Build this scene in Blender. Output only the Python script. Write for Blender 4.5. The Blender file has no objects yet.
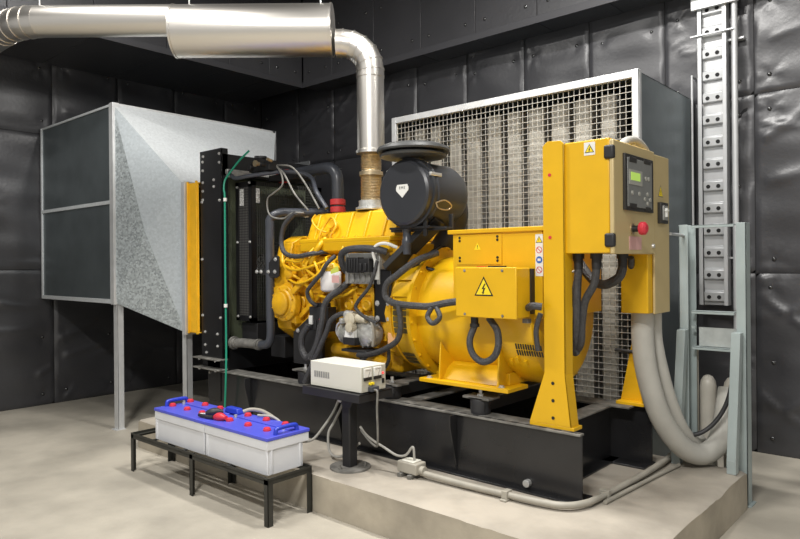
import bpy, bmesh, math, random
import numpy as np
from mathutils import Vector, Matrix, Quaternion
random.seed(7)
rng = np.random.RandomState(11)
COL = bpy.context.scene.collection
PI = math.pi
WL = {}                     # world location of every object (for parenting)

# ------------------------------------------------------------------ materials
def mat(name, col, rough=0.5, metal=0.0, var=0.0, vscale=6.0, bump=0.0, bscale=40.0, emit=None, spec=0.5, col2=None, alpha=None, kind='noise'):
    m = bpy.data.materials.new(name); m.use_nodes = True
    nt = m.node_tree; N = nt.nodes; Lk = nt.links
    b = N['Principled BSDF']
    b.inputs['Roughness'].default_value = rough
    b.inputs['Metallic'].default_value = metal
    b.inputs['Specular IOR Level'].default_value = spec
    b.inputs['Base Color'].default_value = (*col, 1)
    geo = N.new('ShaderNodeNewGeometry')
    if var > 0 or col2:
        if kind == 'voronoi':
            t = N.new('ShaderNodeTexVoronoi'); t.inputs['Scale'].default_value = vscale
            sep = N.new('ShaderNodeSeparateColor'); Lk.new(t.outputs['Color'], sep.inputs['Color']); fac = sep.outputs['Red']
        else:
            t = N.new('ShaderNodeTexNoise'); t.inputs['Scale'].default_value = vscale; t.inputs['Detail'].default_value = 5
            fac = t.outputs['Fac']
        Lk.new(geo.outputs['Position'], t.inputs['Vector'])
        r = N.new('ShaderNodeValToRGB')
        lo = tuple(c * (1 - var) for c in col); hi = tuple(min(1, c * (1 + var)) for c in (col2 or col))
        if kind == 'voronoi':
            r.color_ramp.elements[0].position = 0.0; r.color_ramp.elements[1].position = 1.0
        else:
            r.color_ramp.elements[0].position = 0.35; r.color_ramp.elements[1].position = 0.65
        r.color_ramp.elements[0].color = (*lo, 1); r.color_ramp.elements[1].color = (*hi, 1)
        Lk.new(fac, r.inputs['Fac']); Lk.new(r.outputs['Color'], b.inputs['Base Color'])
    if bump > 0:
        t2 = N.new('ShaderNodeTexNoise'); t2.inputs['Scale'].default_value = bscale; t2.inputs['Detail'].default_value = 6
        Lk.new(geo.outputs['Position'], t2.inputs['Vector'])
        bp = N.new('ShaderNodeBump'); bp.inputs['Strength'].default_value = bump; bp.inputs['Distance'].default_value = 0.02
        Lk.new(t2.outputs['Fac'], bp.inputs['Height']); Lk.new(bp.outputs['Normal'], b.inputs['Normal'])
    if emit:
        b.inputs['Emission Color'].default_value = (*emit[0], 1); b.inputs['Emission Strength'].default_value = emit[1]
    return m

def stretch_noise(m, scale, stretch, strength):
    """brushed look: noise stretched along one axis drives the bump"""
    nt = m.node_tree; N = nt.nodes; Lk = nt.links; b = N['Principled BSDF']
    geo = N.new('ShaderNodeNewGeometry'); mp = N.new('ShaderNodeMapping'); mp.inputs['Scale'].default_value = stretch
    t = N.new('ShaderNodeTexNoise'); t.inputs['Scale'].default_value = scale; t.inputs['Detail'].default_value = 3
    bp = N.new('ShaderNodeBump'); bp.inputs['Strength'].default_value = strength; bp.inputs['Distance'].default_value = 0.01
    Lk.new(geo.outputs['Position'], mp.inputs['Vector']); Lk.new(mp.outputs['Vector'], t.inputs['Vector'])
    Lk.new(t.outputs['Fac'], bp.inputs['Height']); Lk.new(bp.outputs['Normal'], b.inputs['Normal'])
    return m

M = {}
M['foam']   = mat('black_foam_panel', (0.041, 0.041, 0.045), 0.38, 0, 0.12, 1.7, 0.08, 30, spec=0.7)
M['foamdk'] = mat('panel_gap', (0.008, 0.008, 0.009), 0.8)
M['rivet']  = mat('panel_stud', (0.10, 0.10, 0.10), 0.25, 0.8)
M['lip']    = mat('soffit_edge_angle', (0.05, 0.05, 0.055), 0.5)
M['floor']  = mat('floor_concrete', (0.400, 0.368, 0.305), 0.55, 0, 0.20, 1.6, 0.25, 9)
M['plinth'] = mat('plinth_concrete', (0.365, 0.330, 0.275), 0.75, 0, 0.20, 2.6, 0.30, 10)
M['plinthside'] = mat('plinth_side_concrete', (0.365, 0.325, 0.255), 0.85, 0, 0.20, 3.0, 0.35, 8)
M['ceil']   = mat('ceiling_dark', (0.012, 0.012, 0.013), 0.7)
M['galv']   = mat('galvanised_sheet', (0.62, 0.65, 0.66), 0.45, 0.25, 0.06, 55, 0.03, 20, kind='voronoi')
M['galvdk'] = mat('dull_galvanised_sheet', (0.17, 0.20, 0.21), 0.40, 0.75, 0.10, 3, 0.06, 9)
M['galvlt'] = mat('pale_galvanised_angle', (0.62, 0.63, 0.63), 0.45, 0.45, 0.06, 9)
M['galvmid']= mat('shaded_galvanised_sheet', (0.42, 0.46, 0.48), 0.45, 0.3, 0.08, 55, 0.03, 20, kind='voronoi')  # same sheet as the taper's top, darkened for the near side's shade
M['spangle']= mat('shaded_spangled_sheet', (0.40, 0.44, 0.45), 0.42, 0.45, 0.32, 60, 0.02, 20, kind='voronoi')  # spangled sheet, with the shade of the lower folds in its colour
M['steel']  = stretch_noise(mat('brushed_stainless', (0.72, 0.69, 0.64), 0.34, 1.0), 5, (1, 1, 14), 0.05)
M['steelrim']= mat('stainless_rim', (0.66, 0.62, 0.56), 0.30, 1.0)
M['bellow'] = mat('braided_bellows', (0.52, 0.42, 0.27), 0.38, 0.85, 0.12, 50)
M['yel']    = mat('yellow_enamel', (0.71, 0.41, 0.005), 0.38, 0, 0.04, 5, 0.02, 30)
M['yeld']   = mat('engine_yellow_enamel', (0.70, 0.38, 0.008), 0.40, 0, 0.16, 9, 0.20, 26)
M['beige']  = mat('beige_enamel_door', (0.52, 0.41, 0.20), 0.40, 0, 0.03, 5)
M['yfab']   = mat('yellow_canvas', (0.85, 0.46, 0.01), 0.6, 0, 0.06, 10, 0.25, 18)
M['blk']    = mat('black_enamel', (0.010, 0.010, 0.011), 0.30, 0, 0.2, 6, 0.02, 30)
M['blkm']   = mat('black_matt', (0.014, 0.014, 0.015), 0.55, 0, 0.15, 6)
M['skid']   = mat('skid_black_enamel', (0.016, 0.016, 0.017), 0.26, 0, 0.15, 4, 0.02, 12)
M['dust']   = mat('dusty_black_steel', (0.16, 0.155, 0.14), 0.6, 0, 0.35, 14)
M['rub']    = mat('black_rubber', (0.022, 0.022, 0.024), 0.5, 0, 0.1, 8)
M['loom']   = mat('cable_loom', (0.045, 0.045, 0.047), 0.5, 0, 0.25, 60, 0.4, 160)
M['gpipe']  = mat('dark_grey_hose', (0.055, 0.06, 0.072), 0.32, 0, 0.1, 8)
M['plast']  = mat('air_cleaner_plastic', (0.030, 0.032, 0.037), 0.36, 0, 0.06, 6)
M['capg']   = mat('rain_cap_plastic', (0.050, 0.052, 0.052), 0.45, 0, 0.08, 6)
M['core']   = mat('radiator_core', (0.085, 0.100, 0.060), 0.6, 0, 0.5, 3, 0.3, 120)
M['wire']   = mat('black_wire', (0.055, 0.057, 0.050), 0.4)
M['galvwire']= mat('galvanised_wire', (0.58, 0.56, 0.50), 0.4, 0.4)
M['baf']    = mat('perforated_baffle', (0.40, 0.385, 0.34), 0.5, 0.2, 0.12, 9, 0.0, 60)
M['bafside'] = mat('shaded_baffle_side', (0.20, 0.19, 0.17), 0.65, 0, 0.15, 12)  # baffle colour darkened to stand in for shade between the baffles
M['panelbg'] = mat('charger_front_grey', (0.46, 0.45, 0.38), 0.5)
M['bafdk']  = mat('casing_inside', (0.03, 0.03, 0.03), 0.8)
M['white']  = mat('white_paint', (0.70, 0.70, 0.66), 0.45, 0, 0.03, 6)
M['ladder'] = mat('white_galvanised_tray', (0.54, 0.55, 0.555), 0.4, 0.3, 0.04, 8)
M['hole']   = mat('dark_hole', (0.01, 0.01, 0.01), 0.8)
M['frame']  = mat('grey_green_paint', (0.33, 0.385, 0.38), 0.45, 0, 0.06, 6)
M['sheet']  = mat('grey_sheet', (0.40, 0.43, 0.42), 0.45, 0.2, 0.12, 12)
M['hose']   = mat('grey_flexible_hose', (0.42, 0.41, 0.37), 0.5, 0, 0.05, 8)
M['pvc']    = mat('off_white_pvc', (0.56, 0.53, 0.46), 0.4, 0, 0.05, 8)
M['cond']   = mat('grey_conduit', (0.34, 0.32, 0.27), 0.45, 0, 0.08, 10)
M['batt']   = mat('battery_case', (0.62, 0.63, 0.65), 0.4, 0, 0.03, 8)
M['blue']   = mat('blue_battery_lid', (0.075, 0.090, 0.56), 0.38, 0, 0.04, 8)
M['bluedk'] = mat('blue_handle', (0.020, 0.045, 0.45), 0.4)
M['red']    = mat('red_plastic', (0.60, 0.035, 0.055), 0.4)
M['redrub'] = mat('red_silicone_hose', (0.55, 0.045, 0.05), 0.5)
M['rack']   = mat('dark_rack_steel', (0.020, 0.020, 0.016), 0.45, 0, 0.2, 12)
M['chg']    = mat('charger_cream', (0.64, 0.63, 0.56), 0.42, 0, 0.02, 6)
M['lens']   = mat('meter_face', (0.72, 0.72, 0.68), 0.25)
M['cable']  = mat('pale_grey_cable', (0.34, 0.33, 0.30), 0.5)
M['green']  = mat('green_wire', (0.010, 0.25, 0.15), 0.45)
M['screen'] = mat('control_screen_grey', (0.20, 0.205, 0.195), 0.4, 0, 0.04, 20)
M['bezel']  = mat('screen_bezel', (0.030, 0.028, 0.024), 0.4)
M['panel2'] = mat('display_surround', (0.36, 0.36, 0.32), 0.5)
M['lcd']    = mat('lit_lcd', (0.45, 0.65, 0.12), 0.4, emit=((0.50, 0.80, 0.15), 0.35))
M['pink']   = mat('pink_label', (0.62, 0.36, 0.33), 0.6)
M['sticker']= mat('white_sticker', (0.74, 0.74, 0.70), 0.5)
M['sigy']   = mat('sign_yellow', (0.85, 0.66, 0.02), 0.5)
M['sigb']   = mat('sign_black', (0.012, 0.012, 0.012), 0.5)
M['sigr']   = mat('sign_red', (0.60, 0.03, 0.03), 0.5)
M['sigblue']= mat('sign_blue', (0.03, 0.12, 0.48), 0.5)
M['silver'] = mat('cast_aluminium', (0.55, 0.55, 0.52), 0.42, 0.6, 0.2, 22, 0.2, 60)
M['pump']   = mat('cream_pump_paint', (0.55, 0.50, 0.38), 0.42, 0, 0.15, 20)
M['ecm']    = mat('grey_aluminium_box', (0.33, 0.33, 0.31), 0.45, 0.4, 0.1, 14)
M['filter'] = mat('white_filter_can', (0.72, 0.70, 0.68), 0.35)
M['bolt']   = mat('zinc_bolt', (0.60, 0.60, 0.58), 0.35, 0.6)
M['led']    = mat('red_led', (0.7, 0.05, 0.05), 0.4, emit=((1.0, 0.08, 0.08), 1.2))
M['lamp']   = mat('lamp_diffuser', (0.9, 0.9, 0.9), 0.5)
M['tag']    = mat('printed_label', (0.50, 0.50, 0.48), 0.5, 0, 0.6, 90)
M['orange'] = mat('pinkish_cover_plate', (0.75, 0.42, 0.20), 0.5)

def perforate(m, scale, lo, hi, thr):
    nt = m.node_tree; N = nt.nodes; Lk = nt.links; b = N['Principled BSDF']
    geo = N.new('ShaderNodeNewGeometry')
    t = N.new('ShaderNodeTexVoronoi'); t.inputs['Scale'].default_value = scale; t.inputs['Randomness'].default_value = 0.0
    r = N.new('ShaderNodeValToRGB'); r.color_ramp.elements[0].position = thr - 0.05; r.color_ramp.elements[1].position = thr + 0.05
    r.color_ramp.elements[0].color = (*hi, 1); r.color_ramp.elements[1].color = (*lo, 1)
    Lk.new(geo.outputs['Position'], t.inputs['Vector']); Lk.new(t.outputs['Distance'], r.inputs['Fac']); Lk.new(r.outputs['Color'], b.inputs['Base Color'])
    return m
M['perf'] = perforate(mat('perforated_black_sheet', (0.02, 0.02, 0.02), 0.4), 42, (0.012, 0.012, 0.012), (0.075, 0.072, 0.068), 0.42)

# ------------------------------------------------------------------ mesh builder
class MB:
    def __init__(s): s.v = []; s.f = []; s.m = []
    def add(s, vs, fs, mi=0):
        o = len(s.v); s.v += [tuple(v) for v in vs]
        for f in fs: s.f.append(tuple(i + o for i in f)); s.m.append(mi)
        return s
    def box(s, x0, x1, y0, y1, z0, z1, mi=0):
        x0, x1 = min(x0, x1), max(x0, x1); y0, y1 = min(y0, y1), max(y0, y1); z0, z1 = min(z0, z1), max(z0, z1)
        vs = [(x0,y0,z0),(x1,y0,z0),(x1,y1,z0),(x0,y1,z0),(x0,y0,z1),(x1,y0,z1),(x1,y1,z1),(x0,y1,z1)]
        return s.add(vs, [(3,2,1,0),(4,5,6,7),(0,1,5,4),(1,2,6,5),(2,3,7,6),(3,0,4,7)], mi)
    def hexa(s, b, t, mi=0):
        """bottom and top quads (4 points each, same order)"""
        return s.add(list(b) + list(t), [(3,2,1,0),(4,5,6,7),(0,1,5,4),(1,2,6,5),(2,3,7,6),(3,0,4,7)], mi)
    def prism(s, pts, axis, a0, a1, mi=0):
        """pts: 2-D outline; axis 'x': (y,z), 'y': (x,z), 'z': (x,y)"""
        def P(p, a):
            return {'x': (a, p[0], p[1]), 'y': (p[0], a, p[1]), 'z': (p[0], p[1], a)}[axis]
        n = len(pts)
        vs = [P(p, a0) for p in pts] + [P(p, a1) for p in pts]
        fs = [tuple(range(n))[::-1], tuple(range(n, 2*n))] + [(i, (i+1) % n, n+(i+1) % n, n+i) for i in range(n)]
        return s.add(vs, fs, mi)
    def lathe(s, prof, o, d, seg=32, mi=0, cap=True):
        """prof: [(t, r)] along direction d from o"""
        d = Vector(d).normalized(); o = Vector(o)
        a = d.orthogonal().normalized(); b = d.cross(a)
        vs = []; fs = []
        for (t, r) in prof:
            for k in range(seg):
                an = 2*PI*k/seg
                vs.append(o + d*t + a*(r*math.cos(an)) + b*(r*math.sin(an)))
        for i in range(len(prof)-1):
            for k in range(seg):
                k2 = (k+1) % seg
                fs.append((i*seg+k, i*seg+k2, (i+1)*seg+k2, (i+1)*seg+k))
        if cap:
            fs.append(tuple(range(seg))[::-1]); fs.append(tuple((len(prof)-1)*seg + k for k in range(seg)))
        return s.add(vs, fs, mi)
    def cyl(s, p0, p1, r, r1=None, seg=16, mi=0):
        p0 = Vector(p0); p1 = Vector(p1); d = p1 - p0
        return s.lathe([(0, r), (d.length, r if r1 is None else r1)], p0, d, seg, mi)
    def tube(s, pts, r, seg=12, mi=0, smooth=6, rib=0.0, ribn=0, cap=True):
        P = [Vector(p) for p in pts]
        if smooth > 1 and len(P) > 2:
            Q = []
            E = [P[0]*2 - P[1]] + P + [P[-1]*2 - P[-2]]
            for i in range(1, len(E)-2):
                for k in range(smooth):
                    t = k/smooth; p0, p1, p2, p3 = E[i-1], E[i], E[i+1], E[i+2]
                    Q.append(0.5*((2*p1) + (p2-p0)*t + (2*p0-5*p1+4*p2-p3)*t*t + (3*p1-p0-3*p2+p3)*t*t*t))
            Q.append(P[-1]); P = Q
        T = [(P[min(i+1, len(P)-1)] - P[max(i-1, 0)]).normalized() for i in range(len(P))]
        n = T[0].orthogonal().normalized(); vs = []; fs = []
        for i, p in enumerate(P):
            if i:
                q = T[i-1].rotation_difference(T[i]); n = q @ n
            n = (n - T[i]*n.dot(T[i])).normalized(); b = T[i].cross(n)
            rr = r if not callable(r) else r(i/(len(P)-1))
            if rib: rr += rib*(1 if i % 2 else -1)
            for k in range(seg):
                a = 2*PI*k/seg; vs.append(p + n*(rr*math.cos(a)) + b*(rr*math.sin(a)))
        for i in range(len(P)-1):
            for k in range(seg):
                k2 = (k+1) % seg; fs.append((i*seg+k, i*seg+k2, (i+1)*seg+k2, (i+1)*seg+k))
        if cap:
            fs.append(tuple(range(seg))[::-1]); fs.append(tuple((len(P)-1)*seg+k for k in range(seg)))
        return s.add(vs, fs, mi)
    def bar(s, p0, p1, w, h, up=(0,0,1), mi=0):
        p0 = Vector(p0); p1 = Vector(p1); d = (p1-p0).normalized(); up = Vector(up)
        a = d.cross(up).normalized(); b = a.cross(d).normalized()
        q = lambda p: [p - a*w/2 - b*h/2, p + a*w/2 - b*h/2, p + a*w/2 + b*h/2, p - a*w/2 + b*h/2]
        return s.hexa(q(p0), q(p1), mi)
    def build(s, name, mats, parent=None, bevel=0.0, smooth=True, angle=35, seg=2, recalc=True):
        mats = mats if isinstance(mats, (list, tuple)) else [mats]
        V = np.array(s.v, dtype=float)
        c = (V.min(0) + V.max(0))/2
        if parent is None: c[2] = V[:, 2].min()
        me = bpy.data.meshes.new(name)
        me.from_pydata((V - c).tolist(), [], s.f)
        for m in mats: me.materials.append(m)
        me.polygons.foreach_set('material_index', s.m)
        if recalc:
            bm = bmesh.new(); bm.from_mesh(me); bmesh.ops.recalc_face_normals(bm, faces=bm.faces); bm.to_mesh(me); bm.free()
        if smooth:
            me.polygons.foreach_set('use_smooth', [True]*len(me.polygons))
            me.set_sharp_from_angle(angle=math.radians(angle))
        me.update()
        o = bpy.data.objects.new(name, me); COL.objects.link(o)
        if parent is not None:
            o.parent = parent; o.location = Vector(c) - WL[parent]
        else: o.location = c
        WL[o] = Vector(c)
        if bevel:
            bv = o.modifiers.new('Bevel', 'BEVEL'); bv.width = bevel; bv.segments = seg; bv.limit_method = 'ANGLE'; bv.angle_limit = math.radians(40)
        return o

def B(*a): return MB().box(*a)
def thing(name, loc, label, cat, group=None):
    o = bpy.data.objects.new(name, None); o.location = loc; COL.objects.link(o); o.empty_display_size = 0.1
    WL[o] = Vector(loc); return tag(o, label, cat, group)
def tag(o, label, cat, group=None):
    o['label'] = label; o['category'] = cat
    if group: o['group'] = group
    return o
def lab(o, l): o['label'] = l; return o
def struct(o): o['kind'] = 'structure'; return o

# ------------------------------------------------------------------ the room
fl = struct(B(-8.4, 3.6, -2.6, 6.3, -0.10, 0.0).build('floor', M['floor'], smooth=False))
ce = struct(B(-8.4, 3.6, -2.6, 6.3, 5.20, 5.30).build('ceiling', M['ceil'], smooth=False))

def foam_wall(name, axis, pos, a_seams, z_seams, out, res=0.025, extra=()):
    """quilted foam panels: each panel its own bowed sheet with creases, studs near its edges"""
    mb = MB()
    W = []
    n_w = int(13.0 * (a_seams[-1]-a_seams[0]) * (z_seams[-1]-z_seams[0]) / 8)
    for i in range(n_w):
        # creases start near a panel edge and die away
        sa = rng.choice(a_seams) + rng.uniform(-0.12, 0.12); sz = rng.uniform(z_seams[0], z_seams[-1])
        if rng.rand() < 0.55: sz = rng.choice(z_seams) + rng.uniform(-0.2, 0.2)
        ang = rng.uniform(-0.75, 0.75) + (PI if rng.rand() < 0.5 else 0); ln = rng.uniform(0.15, 0.55)
        W.append((sa, sz, ang, ln, rng.uniform(-0.8, 0.8), rng.uniform(0.010, 0.030), rng.uniform(0.018, 0.045)))
    W += list(extra)
    studs = []
    for i in range(len(a_seams)-1):
        for j in range(len(z_seams)-1):
            a0, a1, z0, z1 = a_seams[i]+0.004, a_seams[i+1]-0.004, z_seams[j]+0.004, z_seams[j+1]-0.004
            na = max(4, int((a1-a0)/res)); nz = max(4, int((z1-z0)/res))
            A, Z = np.meshgrid(np.linspace(a0, a1, na+1), np.linspace(z0, z1, nz+1))
            Hh = np.full(A.shape, 0.012)
            Hh += 0.007*np.sin((A-a0)/(a1-a0)*PI)*np.sin((Z-z0)/(z1-z0)*PI)
            da, db = min(0.12, (a1-a0)*.25), 0.13
            st = [(a, z) for a in (a0+da, a1-da) for z in (z0+db, z1-db, (z0+z1)/2)]
            for (sa, sz) in st:
                sa += rng.uniform(-.015, .015); sz += rng.uniform(-.03, .03)
                d2 = (A-sa)**2 + (Z-sz)**2
                Hh -= 0.008*np.exp(-d2/0.0025); studs.append((sa, sz))
                k = rng.randint(3, 6); ph = rng.uniform(0, PI); th = np.arctan2(Z-sz, A-sa); amp = rng.choice([0.001, 0.003, 0.008])
                Hh += amp*np.sin(k*th+ph)*np.exp(-d2/0.012)*(1-np.exp(-d2/0.001))
            for (sa, sz, ang, ln, cv, hh, wd) in W:
                if sa < a0-0.7 or sa > a1+0.7 or sz < z0-.7 or sz > z1+.7: continue
                if not (a0-0.05 <= sa + 0.15*math.cos(ang) <= a1+0.05 and z0-.05 <= sz + 0.15*math.sin(ang) <= z1+.05): continue
                u = (A-sa)*math.cos(ang) + (Z-sz)*math.sin(ang); v = -(A-sa)*math.sin(ang) + (Z-sz)*math.cos(ang) - cv*u*u
                Hh += hh*np.exp(-(v/wd)**2)*np.clip(u/0.05, 0, 1)*np.clip(1-u/ln, 0, 1)
            Hh += 0.004*np.sin(A*9+Z*4+i) + 0.004*np.sin(Z*11-A*5+j*2+i) + 0.003*np.sin(Z*21+A*3+i*3)
            edge = np.zeros(A.shape, bool); edge[0] = edge[-1] = True; edge[:, 0] = edge[:, -1] = True
            Hh[edge] = 0.0
            vs = []
            for q in range(A.shape[0]):
                for p in range(A.shape[1]):
                    h = out*Hh[q, p]
                    vs.append((A[q, p], pos+h, Z[q, p]) if axis == 'y' else (pos+h, A[q, p], Z[q, p]))
            fs = [(q*(na+1)+p, q*(na+1)+p+1, (q+1)*(na+1)+p+1, (q+1)*(na+1)+p) for q in range(nz) for p in range(na)]
            mb.add(vs, fs, 0)
    for (a, z) in studs:
        o = (a, pos+out*0.004, z) if axis == 'y' else (pos+out*0.004, a, z)
        d = (0, out, 0) if axis == 'y' else (out, 0, 0)
        mb.lathe([(0, .018), (.006, .017), (.011, .010), (.013, .003)], o, d, 10, 2)
    # backing slab
    A0, A1, Z0, Z1 = a_seams[0], a_seams[-1], z_seams[0], z_seams[-1]
    if axis == 'y': mb.box(A0, A1, pos, pos-out*0.15, Z0, Z1, 1)
    else: mb.box(pos, pos-out*0.15, A0, A1, Z0, Z1, 1)
    return struct(mb.build(name, [M['foam'], M['foamdk'], M['rivet']], angle=60))
zs = [0.0, 1.49, 2.98, 4.47, 5.20]
sb = [-8.15] + [-8.03+0.73*k for k in range(0)] + [-7.29, -6.56, -5.83, -5.10, -4.37, -3.63, -2.90, -2.17, -1.44, -0.71, 0.02, 0.75, 1.48, 2.21, 2.94, 3.6]
folds = [(-7.25,3.45,.25,.6,.5,.030,.035),(-7.22,3.30,.05,.5,.3,.020,.03),(-6.62,3.72,3.9,.55,-.5,.028,.03),(-6.5,3.6,.5,.6,.5,.030,.04),(-6.5,3.35,.2,.55,.6,.030,.04),(-6.52,3.15,.15,.6,.4,.026,.035),
         (-7.2,3.1,.2,.55,.4,.024,.04),(-5.75,3.5,.8,.6,.3,.030,.03),(-5.7,3.2,.7,.55,-.3,.024,.03),(-1.40,2.60,.35,.7,.5,.024,.045),(-1.38,2.25,.1,.8,.3,.020,.05),(-1.40,2.75,-.4,.5,.4,.022,.03),
         (-1.2,1.15,.7,.5,.1,.024,.03),(-1.2,1.15,2.5,.3,.1,.024,.03),(-1.2,1.15,-.6,.5,-.1,.022,.03),(-1.25,.35,.6,.4,.1,.024,.03),(-1.25,.35,2.4,.35,.1,.024,.03),(-1.25,.35,-.5,.5,.1,.022,.03)]
foam_wall('wall_back', 'y', 6.10, sb, zs, -1, extra=folds)
sl = [-2.6, -1.6, -0.79, -0.01, 0.77, 1.55, 2.33, 3.11, 3.89, 4.67, 5.45, 6.10]
foam_wall('wall_left', 'x', -8.15, sl, [0.0, 1.56, 3.12, 4.68, 5.20], 1, extra=[(3.15,.75,.25,.7,.4,.028,.04),(3.2,.55,.1,.7,.3,.024,.035),(2.4,.9,-.2,.6,.4,.026,.04),(3.9,.6,3.3,.5,.3,.024,.03),(2.5,1.2,-.3,.5,.3,.024,.03),(4.0,.35,.3,.5,.3,.022,.03),(2.9,.35,.4,.6,.3,.022,.03)])

# boxed-in soffit round the top of both walls
def soffit(name, axis, pos, out, a_seams, depth_to):
    mb = MB()
    for i in range(len(a_seams)-1):
        a0, a1 = a_seams[i]+.003, a_seams[i+1]-.003
        e = pos
        if axis == 'y': mb.box(a0, a1, e, depth_to, 3.935, 5.198, 0)
        else: mb.box(e, depth_to, a0, a1, 3.935, 5.198, 0)
        for a in (a0+.12, a1-.12):
            for z in (4.12, 4.62):
                o = (a, e+out*.001, z) if axis == 'y' else (e+out*.001, a, z)
                mb.lathe([(0, .018), (.006, .017), (.011, .010), (.013, .003)], o, (0, out, 0) if axis == 'y' else (out, 0, 0), 10, 2)
    A0, A1 = a_seams[0], a_seams[-1]
    if axis == 'y': mb.box(A0, A1, pos+.02, depth_to, 3.945, 5.19, 1); mb.box(A0, A1, pos-.012, pos, 3.925, 4.00, 3)
    else: mb.box(pos-.02, depth_to, A0, A1, 3.945, 5.19, 1); mb.box(pos, pos+.012, A0, A1, 3.925, 4.00, 3)
    return struct(mb.build(name, [M['foam'], M['foamdk'], M['rivet'], M['lip']], bevel=.004))
soffit('trim_1', 'y', 5.74, -1, [-6.765, -6.2, -5.47, -4.74, -4.0, -3.27, -2.54, -1.81, -1.08, -.35, .38, 1.11, 1.84, 2.57, 3.6], 6.08)
soffit('trim_2', 'x', -6.78, 1, [-2.6, -1.8, -1.0, -.2, .6, 1.4, 2.2, 3.0, 3.8, 4.6, 5.2, 5.74], -8.12)

# concrete plinth
def plinth():
    x0, x1, y0, y1, h = -5.60, -1.16, 2.83, 4.66, 0.25
    mb = MB(); nx, ny = 90, 36
    rs = np.random.RandomState(4)
    ex = np.convolve(rs.uniform(-.014, .014, nx+5), np.ones(5)/5, 'valid'); ey = np.convolve(rs.uniform(-.012, .012, ny+5), np.ones(5)/5, 'valid')
    vs = []
    for j in range(ny+1):
        for i in range(nx+1):
            x = x0+(x1-x0)*i/nx; y = y0+(y1-y0)*j/ny; z = h
            if j == 0: y += ex[i]; z -= .012+abs(ex[i])*.6
            if j == 1: y = y0+.03+ex[i]*.5; z -= .002
            if i == nx: x += ey[j]-.004; z -= .014+abs(ey[j])*.7
            if i == nx-1: x = x1-.035+ey[j]; z -= .002
            if i == 0: z -= .01
            if j == ny: z -= .01
            if 1 < i < nx-1 and 1 < j < ny-1: z += 0
            vs.append((x, y, z))
    fs = [(j*(nx+1)+i, j*(nx+1)+i+1, (j+1)*(nx+1)+i+1, (j+1)*(nx+1)+i) for j in range(ny) for i in range(nx)]
    mb.add(vs, fs, 0)
    # sides
    per = [j*(nx+1)+0 for j in range(ny, -1, -1)] + [i for i in range(1, nx+1)] + [j*(nx+1)+nx for j in range(1, ny+1)] + [ny*(nx+1)+i for i in range(nx-1, 0, -1)]
    base = [(x0 if abs(vs[k][0]-x0) < .03 else x1 if abs(vs[k][0]-x1) < .03 else vs[k][0], y0 if abs(vs[k][1]-y0) < .025 else y1 if abs(vs[k][1]-y1) < .02 else vs[k][1], 0.0) for k in per]
    o = len(mb.v); mb.v += base; n = len(per)
    for k in range(n):
        k2 = (k+1) % n; mb.f.append((per[k], per[k2], o+k2, o+k)); mb.m.append(1)
    return mb.build('concrete_plinth', [M['plinth'], M['plinthside']], angle=50)
tag(plinth(), 'rough-edged raised concrete plinth on the floor under the yellow generator', 'plinth')

# ------------------------------------------------------------------ air outlet duct (left)
def quad_sheet(pts, th, n, mi=0, bulge=0.0):
    """four corners A,B,C,D with a cross-break: centre raised along n; thickness th"""
    n = Vector(n).normalized(); P = [Vector(p) for p in pts]; c = sum(P, Vector())/4 + n*bulge
    vs = P + [c] + [p - n*th for p in P] + [c - n*th]
    fs = [(0,1,4),(1,2,4),(2,3,4),(3,0,4),(6,5,9),(7,6,9),(8,7,9),(5,8,9),(0,5,6,1),(1,6,7,2),(2,7,8,3),(3,8,5,0)]
    return vs, fs
duct = thing('air_duct', (-7.2, 3.9, 0), 'big galvanised sheet-metal duct on posts tapering towards the yellow canvas collar', 'duct')
x0, x1, y0, y1, z0, z1 = -8.10, -6.385, 2.98, 4.94, 1.24, 3.16
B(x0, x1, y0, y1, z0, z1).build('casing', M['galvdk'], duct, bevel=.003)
m = MB()
for xx in (x0, x1-.0): m.box(xx-.012, xx+.022, y0-.014, y0+.02, z0-.012, z1+.012)
m.box(x0, x1, y0-.013, y0, 2.20, 2.235)
m.box(x0, x1, y0-.013, y0, z0-.012, z0+.03)
m.box(x0, x1, y0-.010, y0, z1-.01, z1+.012)
m.build('seam_strip', M['galv'], duct, bevel=.002)
m = MB()   # front flange
m.box(x1, x1+.07, y0-.016, y0+.05, z0-.02, z1+.02)
m.box(x1, x1+.05, y0, y1, z1-.03, z1+.02); m.box(x1, x1+.05, y0, y1, z0-.02, z0+.03); m.box(x1, x1+.05, y1-.04, y1+.01, z0-.02, z1+.02)
m.build('flange', M['galvlt'], duct, bevel=.002)
xa, xb = x1+.05, -5.73
ya0, ya1, za0, za1 = y0, y1, z0, z1; yb0, yb1, zb0, zb1 = 3.38, 4.42, 0.955, 2.36
m = MB()
A = (xa, ya0, za1); Bq = (xb, yb0, zb1); Cq = (xb, yb0, zb0); Dq = (xa, ya0, za0)
vs, fs = quad_sheet([A, Bq, Cq, Dq], .004, (.5, -1, 0), bulge=.07); m.add(vs, fs, 0)
m.m[-12:] = [2, 2, 1, 1, 0, 0, 0, 0, 0, 0, 0, 0]  # shade on the near face's folds is put into the sheet colours
vs, fs = quad_sheet([(xa, ya1, za1), (xb, yb1, zb1), Bq, A], .004, (.78, 0, .62), bulge=.035); m.add(vs, fs, 0)
vs, fs = quad_sheet([(xa, ya1, za0), (xb, yb1, zb0), (xb, yb1, zb1), (xa, ya1, za1)], .004, (.5, 1, 0), bulge=.03); m.add(vs, fs, 0)
vs, fs = quad_sheet([Dq, Cq, (xb, yb1, zb0), (xa, ya1, za0)], .004, (0, 0, -1), bulge=.03); m.add(vs, fs, 0)
m.build('taper', [M['galv'], M['spangle'], M['galvmid']], duct, smooth=False)
m = MB()
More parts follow.
